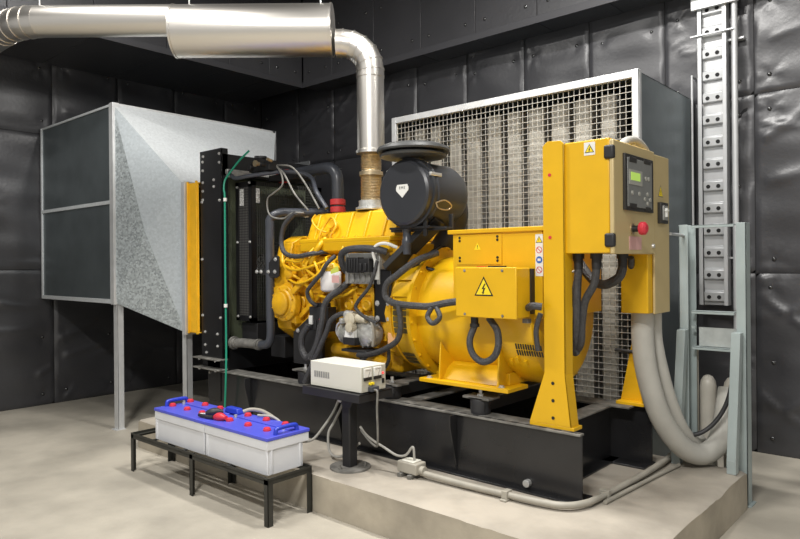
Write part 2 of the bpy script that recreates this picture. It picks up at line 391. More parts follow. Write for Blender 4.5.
m.box(xb-.01, xb+.045, yb0-.03, yb0+.02, zb0-.02, zb1+.03); m.box(xb-.01, xb+.045, yb1-.02, yb1+.03, zb0-.02, zb1+.03)
m.box(xb-.01, xb+.045, yb0, yb1, zb1-.01, zb1+.03); m.box(xb-.01, xb+.045, yb0, yb1, zb0-.02, zb0+.01)
m.build('end_flange', M['galvlt'], duct, bevel=.002)
for (px, py, zt) in ((-6.355, 3.0, 1.23), (-6.355, 4.9, 1.23), (-5.78, 3.40, .94)):
    m = MB().box(px-.035, px+.035, py-.005, py+.005, 0, zt).box(px+.025, px+.035, py, py+.06, 0, zt).box(px-.05, px+.05, py-.03, py+.07, 0, .008)
    m.build('leg', M['galvlt'], duct)
# canvas collar between duct and radiator
m = MB()
cx0, cx1 = -5.68, -5.50
for k in range(1):
    m.box(cx0, cx1, 3.385, 3.395, .97, 2.36); m.box(cx0, cx1, 4.395, 4.405, .97, 2.36); m.box(cx0, cx1, 3.385, 4.405, 2.36, 2.37); m.box(cx0, cx1, 3.385, 4.405, .96, .97)
    m.box(cx1-.03, cx1-.01, 3.37, 3.39, .95, 2.385); m.box(cx0+.002, cx0+.02, 3.37, 3.39, .95, 2.385)
lab(m.build('canvas_collar', M['yfab'], duct, bevel=.004), 'yellow canvas collar')

# ------------------------------------------------------------------ intake louvre box behind the generator
lou = thing('intake_silencer', (-3.1, 5.4, 0), 'large galvanised air intake box with wire mesh front and tall baffles on the back wall', 'air intake')
gx0, gx1, gy, gz = -4.33, -1.913, 4.82, 3.0
m = MB(); m.box(gx1-.006, gx1, gy, 6.07, 0, gz).box(gx0, gx0+.006, gy, 6.07, 0, gz).box(gx0, gx1, gy, 6.07, gz-.006, gz)
m.build('casing', M['galvdk'], lou)
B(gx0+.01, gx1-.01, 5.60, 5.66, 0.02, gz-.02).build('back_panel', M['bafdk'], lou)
m = MB()
fw = .045
m.box(gx0-.01, gx1+.01, gy-.02, gy+.012, gz-fw, gz+.012).box(gx0-.01, gx1+.01, gy-.02, gy+.012, 0, fw)
m.box(gx0-.01, gx0+fw, gy-.021, gy+.012, 0, gz+.01).box(gx1-fw*.8, gx1+.01, gy-.021, gy+.012, 0, gz+.01)
m.box(gx1-.0, gx1+.012, gy, gy+.04, 0, gz+.01)
m.build('frame', M['galvlt'], lou, bevel=.002)
m = MB(); wr = .0019
n = 52
for i in range(1, n):
    x = gx0+(gx1-gx0)*i/n; m.box(x-wr, x+wr, gy+.004, gy+.009, .03, gz-.03)
n = 62
for i in range(1, n):
    z = gz*i/n; m.box(gx0+.03, gx1-.03, gy-.001, gy+.004, z-wr, z+wr)
lab(m.build('wire_mesh', M['galvwire'], lou, smooth=False), 'square galvanised wire mesh')
for (a, b) in ((-2.272,-2.139),(-2.493,-2.344),(-2.705,-2.552),(-2.923,-2.77),(-3.132,-2.991),(-3.34,-3.193),(-3.571,-3.416),(-3.766,-3.627),(-3.994,-3.86),(-4.195,-4.06),(-4.32,-4.25),(-2.06,-1.925)):
    if b > -1.95: continue
    m = MB(); q = .02
    out = [(a, 5.13), (a, 4.97), (a+q, 4.95), (b-q, 4.95), (b, 4.97), (b, 5.13)]
    nz_ = 30
    for k in range(nz_):      # ribbed (corrugated) face
        za = .02 + (gz-.12)*k/nz_; zb = .02 + (gz-.12)*(k+1)/nz_; zm = (za+zb)/2
        def ring(z, g): return [(x + (g if x < (a+b)/2 else -g)*(1 if i in (0,1,4,5) else 1), y + (g if y < 5.2 else 0), z) for i, (x, y) in enumerate(out)]
        r0, r1, r2 = ring(za, .003), ring(zm, 0), ring(zb, .003)
        for ra, rb in ((r0, r1), (r1, r2)):
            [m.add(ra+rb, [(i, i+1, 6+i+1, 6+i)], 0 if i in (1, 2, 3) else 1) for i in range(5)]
    m.add(ring(zb, .003), [(0,1,2,3,4,5)], 0); m.add(ring(.02, .0) + ring(zb, .0), [(0,5,11,6)], 0)
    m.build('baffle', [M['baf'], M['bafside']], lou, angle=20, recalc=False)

# ------------------------------------------------------------------ generator set
gen = thing('generator_set', (-3.5, 3.9, 0.25), 'yellow diesel generator on a black steel skid with control cabinet', 'generator')
SK = M['skid']
def bolt(p, d=(0,-1,0), r=.012, parent=None, name='bolt', mt=None, h=.012):
    return MB().lathe([(0, r*1.5), (.003, r*1.5), (.003, r), (h, r), (h+.002, r*.6)], p, d, 6).build(name, mt or M['bolt'], parent, smooth=False)

skid = MB()
sx0, sx1 = -5.40, -1.69
for (yw, s) in ((3.42, 1), (4.38, -1)):
    xr = sx1 if s == 1 else -1.66
    skid.box(sx0, xr, yw, yw+.012*s, .25, .64, 0)
    skid.box(sx0, xr-.10, yw-.02*s, yw+.14*s, .628, .64, 1); skid.box(xr-.10, xr, yw-.02*s, yw+.03*s, .628, .64, 1)
    skid.box(sx0, xr, yw-.05*s, yw+.14*s, .25, .262, 0)
for x in (-5.38, -4.2, -3.05, -1.95):
    skid.box(x-.006, x+.006, 3.43, 4.37, .26, .63, 0); skid.box(x-.06, x+.06, 3.43, 4.37, .622, .634, 1)
    skid.box(x-.05, x+.07, 3.43, 4.37, .25, .262, 0)
for x in (-4.75, -3.62, -2.56):
    skid.prism([(3.42, .27), (3.42, .628), (3.345, .628), (3.345, .56)], 'x', x, x+.012, 0)
base = skid.build('skid_base', [SK, M['dust']], gen, bevel=.002)
m = MB()
for k in range(14):
    x = -3.0 + k*.095; m.box(x, x+.045, 3.415, 3.432, .6395, .6415)
m.build('slot', M['hole'], base)
m = MB().lathe([(0, .022), (.03, .022), (.032, .016)], (-2.03, 3.42, .30), (0, -1, 0), 14); m.build('drain_plug', M['bolt'], base)
MB().bar((-5.3, 3.36, .62), (-5.3, 3.38, .62), .02, .02).build('lifting_lug', M['dust'], base)

for x in (-4.12, -3.18, -2.42, -1.84):
    cm = MB().box(x-.055, x+.055, 3.44, 4.38, .735, .747, 1).box(x-.055, x-.045, 3.46, 4.38, .66, .74, 0).box(x+.045, x+.055, 3.46, 4.38, .66, .74, 0)
    if x < -2.0:
        cm.build('cross_member', [M['blkm'], M['dust']], gen, bevel=.003)
    if x > -2: continue
    mt = MB().lathe([(0, .062), (.02, .066), (.05, .060), (.08, .066), (.095, .060)], (x-.0, 3.50, .64), (0, 0, 1), 24).build('rubber_mount', M['rub'], gen)
    MB().box(x-.10, x+.10, 3.44, 3.57, .735, .75).build('mount_plate', M['dust'], mt, bevel=.003)
    MB().lathe([(0, .022), (.014, .022), (.014, .012), (.04, .012)], (x, 3.50, .75), (0, 0, 1), 6).build('stud', M['bolt'], mt, smooth=False)

# --- radiator
rad = MB()
rad.box(-5.49, -5.14, 3.40, 3.412, .74, 2.65).box(-5.152, -5.14, 3.40, 3.47, .74, 2.65).box(-5.49, -5.478, 3.40, 3.47, .74, 2.65)
rad.box(-5.49, -5.14, 4.44, 4.452, .74, 2.65).box(-5.49, -5.14, 3.41, 4.45, 2.40, 2.60).box(-5.49, -5.14, 3.41, 4.45, .64, .84)
rad.box(-5.40, -5.20, 3.41, 3.45, .36, .74)
rad = rad.build('radiator', M['blk'], gen, bevel=.003)
B(-5.44, -5.20, 3.42, 4.44, .80, 2.45).build('core', M['core'], rad)
for (x, z) in ((-5.43,2.60),(-5.44,2.55),(-5.44,2.47),(-5.44,2.36),(-5.44,2.28),(-5.44,2.20),(-5.455,2.18),(-5.26,2.37),(-5.26,2.31),(-5.17,2.60),(-5.17,2.52),(-5.17,2.18),(-5.46,1.65),(-5.46,1.13),(-5.42,.98),(-5.42,.86),(-5.22,.97),(-5.22,.86),(-5.17,1.12),(-5.40,.79)):
    bolt((x, 3.40, z), parent=rad, r=.010)
for z in (.745, .655):
    MB().box(-5.53, -5.12, 3.33, 3.44, z-.006, z+.006).build('foot_plate', M['dust'], rad, bevel=.002)
    for x in (-5.46, -5.20): bolt((x, 3.36, z-.008), (0, 0, -1), parent=rad, r=.012)
m = MB().lathe([(0, .05), (.03, .05), (.03, .062), (.05, .062)], (-5.30, 3.95, 2.60), (0, 0, 1), 20); m.build('filler_cap', M['blk'], rad)
m = MB().box(-5.16, -5.10, 3.44, 4.0, 2.42, 2.46).box(-5.14, -5.05, 3.45, 3.62, 2.385, 2.43)
lab(m.build('alloy_strip', M['silver'], rad, bevel=.004), 'bare metal strip along the tank')

# fan guard
guard = MB()
g0, g1, ga, gb, gza, gzb = -5.138, -4.90, 3.55, 4.38, 1.09, 2.345
guard.box(g0, g1, ga, ga+.004, gza, gzb, 1)
for xx in (g0, g1-.045): guard.box(xx, xx+.045, ga-.004, ga, gza, gzb, 0)
guard.box(g0, g1, ga-.004, ga, gzb-.05, gzb, 0).box(g0, g1, ga-.004, ga, gza, gza+.05, 0)
guard.box(g1-.004, g1, ga, ga+.05, gza, gzb, 0).box(g1-.004, g1, gb-.05, gb, gza, gzb, 0).box(g1-.004, g1, ga, gb, gzb-.04, gzb, 0).box(g1-.004, g1, ga, gb, gza, gza+.03, 0)
guard.box(g0, g1, ga, gb, gzb-.004, gzb, 0).box(g0, g1, ga, gb, gza, gza+.004, 0).box(g0, g1, gb-.004, gb, gza, gzb, 1)
guard = guard.build('fan_guard', [M['blk'], M['perf']], gen)
m = MB()
for k in range(1, 46):
    z = gza+(gzb-gza)*k/46; m.box(g1-.003, g1, ga+.04, gb-.04, z-.0022, z+.0022)
for k in range(1, 36):
    y = ga+.04+(gb-ga-.08)*k/36; m.box(g1, g1+.003, y-.002, y+.002, gza, gzb)
m.build('guard_mesh', M['wire'], guard, smooth=False)
for (x, z) in ((g0+.03, 2.30), (g1-.022, 2.33), (g0+.03, 1.80), (g1-.022, 1.80), (g0+.03, 1.13), (g1-.022, 1.13)): bolt((x, ga-.004, z), parent=guard, r=.009)
lab(B(-5.07, -5.01, ga-.0065, ga-.0045, 2.13, 2.28).build('label_plate', M['tag'], guard), 'white printed label on the side')
lab(B(g1+.004, g1+.006, ga+.045, ga+.085, 2.15, 2.28).build('label_plate', M['tag'], guard), 'narrow white printed label on the front')
m = MB().lathe([(0, .09), (.12, .09), (.13, .07)], (-5.12, 3.95, 1.72), (1, 0, 0), 20)
for k in range(7):
    a = 2*PI*k/7; c, s_ = math.cos(a), math.sin(a)
    p = lambda r, w, x: (x, 3.95 + r*c - w*s_, 1.72 + r*s_ + w*c)
    m.add([p(.07, -.04, -5.08), p(.07, .04, -5.03), p(.36, .08, -5.02), p(.38, -.06, -5.08), p(.07, -.04, -5.075), p(.07, .04, -5.025), p(.36, .08, -5.015), p(.38, -.06, -5.075)],
          [(0,1,2,3),(7,6,5,4),(0,4,5,1),(1,5,6,2),(2,6,7,3),(3,7,4,0)])
m.build('fan', M['rub'], gen)
# black boxes stand in for the dark void below the guard
m = MB().box(-5.13, -4.90, 3.60, 4.35, .85, 1.07).box(-4.90, -4.70, 3.75, 4.2, .76, .95)
m.build('dark_void_box', M['blkm'], gen, bevel=.004)

# --- engine
Y = M['yeld']
eng = MB()
eng.hexa([(-4.42,3.68,.98),(-3.22,3.68,.98),(-3.22,4.16,.98),(-4.42,4.16,.98)], [(-4.42,3.62,1.40),(-3.22,3.62,1.40),(-3.22,4.22,1.40),(-4.42,4.22,1.40)])
eng.box(-4.42, -3.24, 3.66, 4.18, 1.40, 1.76)
eng.box(-4.36, -3.26, 3.60, 3.66, 1.60, 1.66)              # ledge
eng.box(-4.42, -3.22, 3.60, 3.70, 1.36, 1.41)              # ledge
for k in range(6):
    x = -4.30 + k*.19
    eng.lathe([(0, .050), (.035, .050), (.045, .040), (.045, .030), (.038, .028)], (x, 3.645, 1.28), (0, -1, 0), 18)
    eng.hexa([(x+.07,3.64,1.0),(x+.10,3.64,1.0),(x+.10,3.69,1.0),(x+.07,3.69,1.0)], [(x+.06,3.585,1.42),(x+.10,3.585,1.42),(x+.10,3.66,1.42),(x+.06,3.66,1.42)])
    eng.hexa([(x-.02,3.63,1.42),(x+.06,3.63,1.42),(x+.06,3.68,1.42),(x-.02,3.68,1.42)], [(x,3.60,1.60),(x+.05,3.60,1.60),(x+.05,3.68,1.60),(x,3.68,1.60)])
rs = random.Random(5)
for k in range(80):
    x = rs.uniform(-4.38, -3.28); z = rs.uniform(1.02, 1.74); r = rs.uniform(.012, .03); h = rs.uniform(.02, .06)
    if rs.random() < .6: eng.lathe([(0, r), (h, r), (h+.006, r*.7)], (x, 3.66, z), (0, -1, 0), 10)
    else: eng.box(x-r*1.4, x+r*1.4, 3.66-h, 3.67, z-r, z+r)
for z in (1.10, 1.20):
    eng.bar((-4.30, 3.60, z-.04), (-3.98, 3.58, z+.18), .04, .03, up=(0, 1, 0))
eng = eng.build('engine_block', Y, gen, bevel=.005)
# rocker cover
vc = MB()
vx0, vx1 = -4.26, -3.24
vc.prism([(3.62, 1.80), (3.70, 2.0), (3.76, 2.02), (4.04, 2.02), (4.12, 2.0), (4.18, 1.80)], 'x', vx0+.02, vx1-.02)
vc.box(vx0, vx1, 3.555, 4.24, 1.765, 1.80)
vc.prism([(3.56, 1.70), (3.555, 1.77), (3.66, 1.77), (3.66, 1.66)], 'x', vx0+.01, vx1-.01)
for k in range(5):
    x = vx0+.12+.19*k; vc.hexa([(x,3.60,1.80),(x+.018,3.60,1.80),(x+.018,3.64,1.80),(x,3.64,1.80)], [(x,3.68,2.005),(x+.018,3.68,2.005),(x+.018,3.75,2.005),(x,3.75,2.005)])
vc = vc.build('rocker_cover', M['yel'], gen, bevel=.008, seg=3)
for k in range(7): bolt((vx0+.08+.14*k, 3.585, 1.80), (0, 0, 1), parent=vc, r=.010, mt=Y)
MB().lathe([(0, .045), (.03, .045), (.04, .036), (.05, .036)], (-3.93, 3.66, 1.90), (0, -.93, .36), 20).build('oil_cap', Y, vc)
m = MB().tube([(-4.05,3.60,1.72),(-4.02,3.56,1.80),(-4.0,3.60,1.90),(-3.93,3.62,1.97),(-3.86,3.60,1.90),(-3.88,3.58,1.84)], .010)
m.tube([(-4.10,3.60,2.0),(-4.12,3.58,1.95),(-4.05,3.58,1.88),(-3.97,3.60,1.85)], .008)
m.build('fuel_line', Y, vc)
# front gear cover
gc = MB()
gc.prism([(3.60,1.05),(3.56,1.25),(3.56,1.55),(3.62,1.78),(3.74,1.84),(4.10,1.84),(4.22,1.74),(4.26,1.4),(4.2,1.05),(4.0,.95),(3.75,.95)], 'x', -4.60, -4.42)
gc.lathe([(0, .12), (.05, .12), (.06, .10), (.10, .09)], (-4.60, 3.9, 1.62), (-1, 0, 0), 24)
gc.lathe([(0, .155), (.06, .155), (.07, .145), (.075, .12), (.088, .115)], (-4.42, 3.58, 1.27), (0, -1, 0), 32)
gc.hexa([(-4.59,3.55,1.14),(-4.30,3.55,1.10),(-4.30,3.70,1.10),(-4.59,3.70,1.14)], [(-4.59,3.54,1.40),(-4.34,3.54,1.46),(-4.34,3.7,1.46),(-4.59,3.7,1.40)])
gc.lathe([(0,.10),(.02,.10),(.03,.085)], (-4.42,3.492,1.27), (0,-1,0), 28)
gc.lathe([(0,.055),(.05,.055),(.06,.04)], (-4.36, 3.57, 1.53), (0,-1,0), 20)
gc.bar((-4.30,3.52,1.36),(-4.14,3.55,1.50),.05,.04,up=(0,1,0))
gc = gc.build('gear_cover', Y, gen, bevel=.007)
for k in range(8):
    a = 2*PI*k/8+.3; bolt((-4.42+.135*math.cos(a), 3.510, 1.27+.135*math.sin(a)), parent=gc, r=.007, mt=Y)
m = MB()
rs = random.Random(9)
for k in range(6):
    x = -4.40+.095*k; u = rs.uniform
    m.tube([(x, 3.60, 1.68+u(-.02,.02)), (x+u(-.03,.04), 3.54, 1.64), (x+.04+u(-.06,.06), 3.51, 1.58+u(-.02,.02)), (x+.12+u(-.06,.06), 3.53, 1.52+u(-.05,.05)), (x+.16+u(-.1,.1), 3.60, 1.46+u(-.05,.05))], u(.008,.013), 8)
m.tube([(-4.30,3.60,1.42),(-4.24,3.53,1.45),(-4.12,3.52,1.42),(-4.08,3.54,1.34),(-4.12,3.60,1.28)], .013)
m.tube([(-4.45,3.58,1.60),(-4.34,3.49,1.63),(-4.18,3.49,1.62),(-4.10,3.52,1.68),(-4.08,3.58,1.74)], .011)
m.tube([(-4.48,3.56,1.70),(-4.42,3.52,1.60),(-4.25,3.50,1.55),(-4.05,3.51,1.58),(-3.92,3.54,1.62)], .012)
m.tube([(-4.40,3.54,1.48),(-4.2,3.50,1.44),(-4.0,3.50,1.50),(-3.92,3.55,1.60)], .010)
m.tube([(-3.98,3.60,1.80),(-3.99,3.54,1.74),(-4.06,3.53,1.64),(-4.10,3.55,1.56)], .022)
m.tube([(-3.75,3.60,1.78),(-3.74,3.55,1.70),(-3.80,3.54,1.62),(-3.90,3.56,1.62)], .012)
m.tube([(-3.60,3.58,1.42),(-3.70,3.55,1.36),(-3.85,3.54,1.33),(-4.02,3.56,1.34)], .012)
m.build('injector_line', M['yel'], gen)
# oil pan and flywheel housing
m = MB().hexa([(-4.25,3.74,.77),(-3.30,3.74,.77),(-3.30,4.08,.77),(-4.25,4.08,.77)], [(-4.38,3.68,.99),(-3.24,3.68,.99),(-3.24,4.14,.99),(-4.38,4.14,.99)])
m.tube([(-3.9,3.62,.92),(-3.7,3.58,.93),(-3.5,3.58,.90),(-3.3,3.60,.84)], .05, 12)
m.build('oil_pan', Y, gen, bevel=.02, seg=3)
m = MB().lathe([(0, .30), (.02, .40), (.10, .42), (.14, .44)], (-3.30, 3.9, 1.24), (1, 0, 0), 48)
m.box(-3.30, -3.2, 3.6, 4.2, .95, 1.72)
m.build('flywheel_housing', Y, gen, bevel=.006)
lab(B(-3.22, -3.155, 3.50, 3.55, 1.02, 1.10).build('cover_plate', M['orange'], gen, bevel=.002), 'pale orange cover plate')
# ECM, filters, starter, relay
ecm = MB().box(-3.64, -3.28, 3.50, 3.60, 1.447, 1.676).box(-3.64, -3.61, 3.485, 3.50, 1.447, 1.676).box(-3.31, -3.28, 3.485, 3.50, 1.447, 1.676)
for k in range(5): ecm.box(-3.58+.055*k, -3.55+.055*k, 3.49, 3.50, 1.46, 1.52)
ecm = ecm.build('engine_control_module', M['ecm'], gen, bevel=.004)
m = MB().box(-3.57, -3.45, 3.43, 3.50, 1.53, 1.645).box(-3.455, -3.345, 3.44, 3.50, 1.535, 1.635)
for k in range(4): m.box(-3.565+.027*k, -3.551+.027*k, 3.42, 3.43, 1.54, 1.635)
for k in range(2): m.box(-3.44+.05*k, -3.41+.05*k, 3.425, 3.44, 1.545, 1.60)
m.build('connector', M['blkm'], ecm, bevel=.006)
lab(B(-3.335, -3.285, 3.478, 3.50, 1.48, 1.62).build('plug', M['white'], ecm, bevel=.004), 'white plug')
f = MB().lathe([(0, .055), (.01, .076), (.02, .082), (.15, .082), (.16, .076)], (-3.835, 3.52, 1.38), (0, 0, 1), 28).build('fuel_filter', M['filter'], gen)
MB().lathe([(0, .075), (.03, .08), (.06, .06), (.07, .03)], (-3.835, 3.52, 1.54), (0, 0, 1), 20).box(-3.88, -3.79, 3.52, 3.66, 1.55, 1.61).build('filter_head', M['yel'], f, bevel=.004)
lab(MB().hexa([(-3.74,3.43,1.52),(-3.65,3.43,1.54),(-3.65,3.432,1.54),(-3.74,3.432,1.52)],[(-3.74,3.43,1.55),(-3.66,3.43,1.585),(-3.66,3.432,1.585),(-3.74,3.432,1.55)]).build('tag', mat('lime_tag',(.55,.62,.10),.5), f), 'lime green tag')
lab(B(-3.73, -3.65, 3.431, 3.433, 1.455, 1.51).build('tag', M['pink'], f), 'pink tag')
st = MB()
cx, cz = -3.44, 1.09
st.lathe([(0,.10),(.02,.118),(.07,.118),(.08,.112),(.11,.10),(.13,.06),(.135,.03)], (cx, 3.58, cz), (0,-1,0), 36)
for k in range(12):
    a = 2*PI*k/12; st.bar((cx+.04*math.cos(a),3.455,cz+.04*math.sin(a)), (cx+.108*math.cos(a),3.475,cz+.108*math.sin(a)), .010, .018, up=(0,1,0))
st.cyl((-3.52,3.50,1.08),(-3.70,3.52,1.08),.075,.062,20); st.cyl((-3.64,3.50,1.08),(-3.655,3.50,1.08),.088,.088,20)
st.cyl((-3.60,3.46,1.215),(-3.52,3.46,1.21),.036,.036,18)
st = st.build('charging_alternator', M['silver'], gen)
so_ = MB().lathe([(0,.035),(.06,.040),(.07,.048),(.10,.048),(.11,.03)], (-3.52,3.50,1.19),(0.1,-1,0),20).lathe([(0,.030),(.02,.036),(.06,.036),(.065,.02)], (-3.50,3.44,1.13),(0,-1,0),18)
lab(so_.build('pump_head', M['pump'], st), 'cream painted pump head')
lab(MB().cyl((-3.47,3.45,1.20),(-3.38,3.45,1.19),.036,.030,20).build('solenoid', M['pump'], st, bevel=.004), 'cream solenoid end')
MB().lathe([(0,.022),(.03,.022),(.035,.012)], (-3.62,3.45,1.17),(-.3,-1,0),16).build('fitting', M['silver'], st)
MB().tube([(-3.62,3.43,1.17),(-3.66,3.42,1.14),(-3.68,3.43,1.08),(-3.64,3.43,1.03)], .007, 8).build('fuel_pipe', M['bolt'], st)
MB().tube([(-3.36,3.45,1.20),(-3.32,3.44,1.17),(-3.31,3.45,1.08),(-3.33,3.46,1.0)], .011, 8).build('fuel_pipe', M['cond'], st)
b_ = B(-3.58, -3.46, 3.40, 3.47, 1.0, 1.055).build('regulator', M['blkm'], st, bevel=.004)
lab(MB().hexa([(-3.57,3.405,1.055),(-3.47,3.405,1.055),(-3.47,3.44,1.055),(-3.57,3.44,1.055)],[(-3.565,3.41,1.10),(-3.475,3.41,1.10),(-3.475,3.445,1.12),(-3.565,3.445,1.12)]).build('white_label', M['sticker'], st, smooth=False), 'white label')
m = MB().box(-3.62,-3.36,3.42,3.60,.945,.965); m.build('bracket', M['blkm'], st, bevel=.003)
rl = MB().box(-4.04, -3.82, 3.47, 3.56, 1.07, 1.26).box(-3.99, -3.87, 3.48, 3.55, 1.26, 1.29)
for k in range(4): rl.box(-4.03+.05*k, -4.0+.05*k, 3.46, 3.47, 1.08, 1.16)
rl = rl.build('relay_box', M['blkm'], gen, bevel=.004)
MB().lathe([(0,.013),(.008,.013)], (-3.90,3.47,1.165), (0,-1,0), 12).build('indicator_light', M['led'], rl)
lab(B(-4.03,-3.99,3.455,3.47,1.12,1.19).build('plug', M['white'], rl, bevel=.003), 'white plug')
# engine mount bracket (black) and fan bracket
mb_ = MB().prism([(-4.36,.79),(-4.36,1.03),(-4.05,1.24),(-4.0,1.05),(-4.0,.79)], 'y', 3.57, 3.60).box(-4.36,-4.0,3.57,3.75,.77,.79)
mb_ = mb_.build('mount_bracket', M['blkm'], gen, bevel=.003)
bolt((-4.30, 3.57, 1.045), parent=mb_, r=.014)
m = MB().prism([(-4.72,1.52),(-4.62,1.50),(-4.50,1.48),(-4.46,1.50),(-4.46,1.66),(-4.50,1.68)], 'y', 3.50, 3.515)
fb = m.build('pipe_bracket', M['blkm'], gen, bevel=.002)
for x, z in ((-4.76,1.535),(-4.70,1.535),(-4.60,1.535),(-4.51,1.535),(-4.50,1.64)): bolt((x, 3.50, z), parent=fb, r=.013)
m = MB().box(-3.343, -3.176, 3.49, 3.505, 1.175, 1.551).box(-3.343,-3.328,3.49,3.60,1.175,1.551).box(-3.343,-3.176,3.49,3.62,1.54,1.556)
bb = m.build('support_bracket', M['blk'], gen, bevel=.003)
for x, z in ((-3.31,1.31),(-3.20,1.31),(-3.31,1.20),(-3.20,1.20)): bolt((x,3.49,z), parent=bb, r=.015)
# coolant pipes
m = MB().tube([(-4.86,3.90,2.415),(-4.45,3.90,2.43),(-4.26,3.90,2.425),(-4.17,3.90,2.36),(-4.155,3.90,2.24),(-4.155,3.90,2.02)], .051, 20, smooth=8)
up = m.build('upper_coolant_pipe', M['gpipe'], gen)
m = MB()
for zc in (2.055, 2.12): m.lathe([(0,.060),(.004,.066),(.045,.066),(.05,.060)], (-4.155,3.90,zc-.02), (0,0,1), 24)
lab(m.build('hose_coupling', M['redrub'], up), 'red silicone coupling on the cover')
m = MB().lathe([(0,.052),(.01,.062),(.10,.062),(.11,.052)], (-4.93,3.90,2.413), (1,0,0), 24)
lab(m.build('hose_coupling', M['redrub'], up), 'red silicone coupling at the radiator')
m = MB().tube([(-4.30,3.92,2.05),(-4.50,3.68,2.045),(-4.56,3.59,2.04),(-4.61,3.535,1.99),(-4.615,3.53,1.87),(-4.615,3.53,1.2),(-4.615,3.53,.98),(-4.66,3.53,.91),(-4.76,3.53,.895)], .037, 18, smooth=6)
lp = m.build('lower_coolant_pipe', M['gpipe'], gen)
m = MB().tube([(-4.75,3.53,.895),(-4.95,3.53,.895),(-5.14,3.50,.89)], .042, 16).lathe([(0,.05),(.03,.05)], (-4.80,3.53,.895),(1,0,0),18).lathe([(0,.06),(.02,.06),(.02,.045),(.05,.045)], (-5.12,3.50,.89),(1,0,0),14)
lab(m.build('elbow', M['dust'], lp), 'bare grey pipe end')
MB().lathe([(0,.043),(.025,.043)], (-4.42,3.77,2.045),(-.64,.77,0),18).build('hose_clamp', M['bellow'], lp)
# wiring looms on the engine
def loom(name, pts, r=.018, mt='loom', parent=gen, l=None, **k):
    o = MB().tube(pts, r, 10, **k).build(name, M[mt], parent)
    if l: lab(o, l)
    return o
loom('wiring_loom', [(-3.22,3.50,1.68),(-3.28,3.46,1.70),(-3.42,3.43,1.71),(-3.56,3.43,1.70),(-3.63,3.44,1.66),(-3.65,3.48,1.57),(-3.66,3.58,1.50)], .026)
loom('wiring_loom', [(-3.74,3.48,1.66),(-3.78,3.43,1.60),(-3.84,3.42,1.52),(-3.92,3.41,1.45),(-3.99,3.41,1.38),(-3.98,3.43,1.31),(-3.95,3.47,1.27)], .016)
loom('wiring_loom', [(-3.68,3.60,1.48),(-3.71,3.50,1.40),(-3.77,3.44,1.34),(-3.81,3.42,1.26),(-3.82,3.41,1.15),(-3.86,3.40,1.0),(-3.92,3.38,.86)], .026)
loom('wiring_loom', [(-3.57,3.49,1.215),(-3.64,3.44,1.22),(-3.72,3.41,1.17),(-3.76,3.40,1.08),(-3.82,3.38,.95),(-3.90,3.36,.80),(-3.95,3.34,.68)], .020)
loom('wiring_loom', [(-4.02,3.45,1.12),(-4.08,3.43,1.02),(-4.08,3.43,.92),(-4.01,3.42,.86),(-3.94,3.42,.90)], .027)
loom('wiring_loom', [(-3.90,3.45,1.12),(-3.90,3.42,1.0),(-3.92,3.41,.92),(-3.96,3.40,.86)], .013)
loom('wiring_loom', [(-3.29,3.47,1.62),(-3.31,3.45,1.50),(-3.36,3.44,1.41),(-3.44,3.43,1.33),(-3.47,3.43,1.27),(-3.38,3.43,1.21),(-3.28,3.45,1.17)], .013)
lab(MB().tube([(-3.30,3.47,1.60),(-3.31,3.45,1.68),(-3.27,3.45,1.73),(-3.20,3.47,1.74),(-3.14,3.52,1.71)], .012, 8).build('sheathed_lead', M['sticker'], gen), 'white sheathed lead')
loom('wiring_loom', [(-4.26,3.52,2.02),(-4.38,3.50,1.92),(-4.42,3.50,1.78),(-4.36,3.49,1.69),(-4.20,3.48,1.66),(-4.04,3.50,1.68),(-3.95,3.62,1.70)], .020)
loom('wiring_loom', [(-2.87,3.64,1.67),(-2.93,3.50,1.62),(-2.981,3.42,1.56),(-3.03,3.40,1.52),(-3.11,3.38,1.46),(-3.13,3.38,1.38),(-3.08,3.38,1.335),(-2.99,3.37,1.32),(-2.85,3.36,1.315),(-2.73,3.37,1.315),(-2.60,3.38,1.34),(-2.50,3.40,1.355)], .024, l='grey loom crossing the alternator')
loom('wiring_loom', [(-2.70,3.36,1.31),(-2.72,3.34,1.25),(-2.67,3.33,1.21),(-2.62,3.34,1.25),(-2.66,3.36,1.31)], .017)
loom('wiring_loom', [(-2.99,3.36,1.32),(-2.97,3.36,1.18),(-3.0,3.36,1.08),(-3.09,3.36,1.02),(-3.22,3.38,.97),(-3.35,3.40,.94),(-3.44,3.42,.93)], .020)
loom('wiring_loom', [(-3.46,3.46,.95),(-3.40,3.42,.90),(-3.34,3.40,.93)], .016)
loom('wiring_loom', [(-3.12,3.40,1.0),(-3.14,3.42,.92),(-3.20,3.45,.86)], .013)
loom('breather_line', [(-4.60,3.60,2.44),(-4.45,3.56,2.36),(-4.30,3.55,2.18),(-4.17,3.58,2.04)], .008, 'dust')
loom('breather_line', [(-4.62,3.62,2.46),(-4.40,3.60,2.42),(-4.24,3.60,2.28),(-4.08,3.62,2.05)], .008, 'dust')
loom('breather_line', [(-4.60,3.60,2.45),(-4.47,3.55,2.35),(-4.43,3.52,2.26),(-4.52,3.50,2.20),(-4.60,3.50,2.16),(-4.60,3.50,2.06),(-4.54,3.50,2.0),(-4.40,3.51,1.98),(-4.30,3.52,2.02),(-4.20,3.56,2.02)], .0075, 'dust')
loom('tank_hose', [(-5.10,3.46,2.44),(-5.02,3.46,2.37),(-4.85,3.50,2.38),(-4.60,3.70,2.41),(-4.40,3.80,2.36),(-4.20,3.70,2.20),(-4.10,3.72,2.06)], .019, 'gpipe')
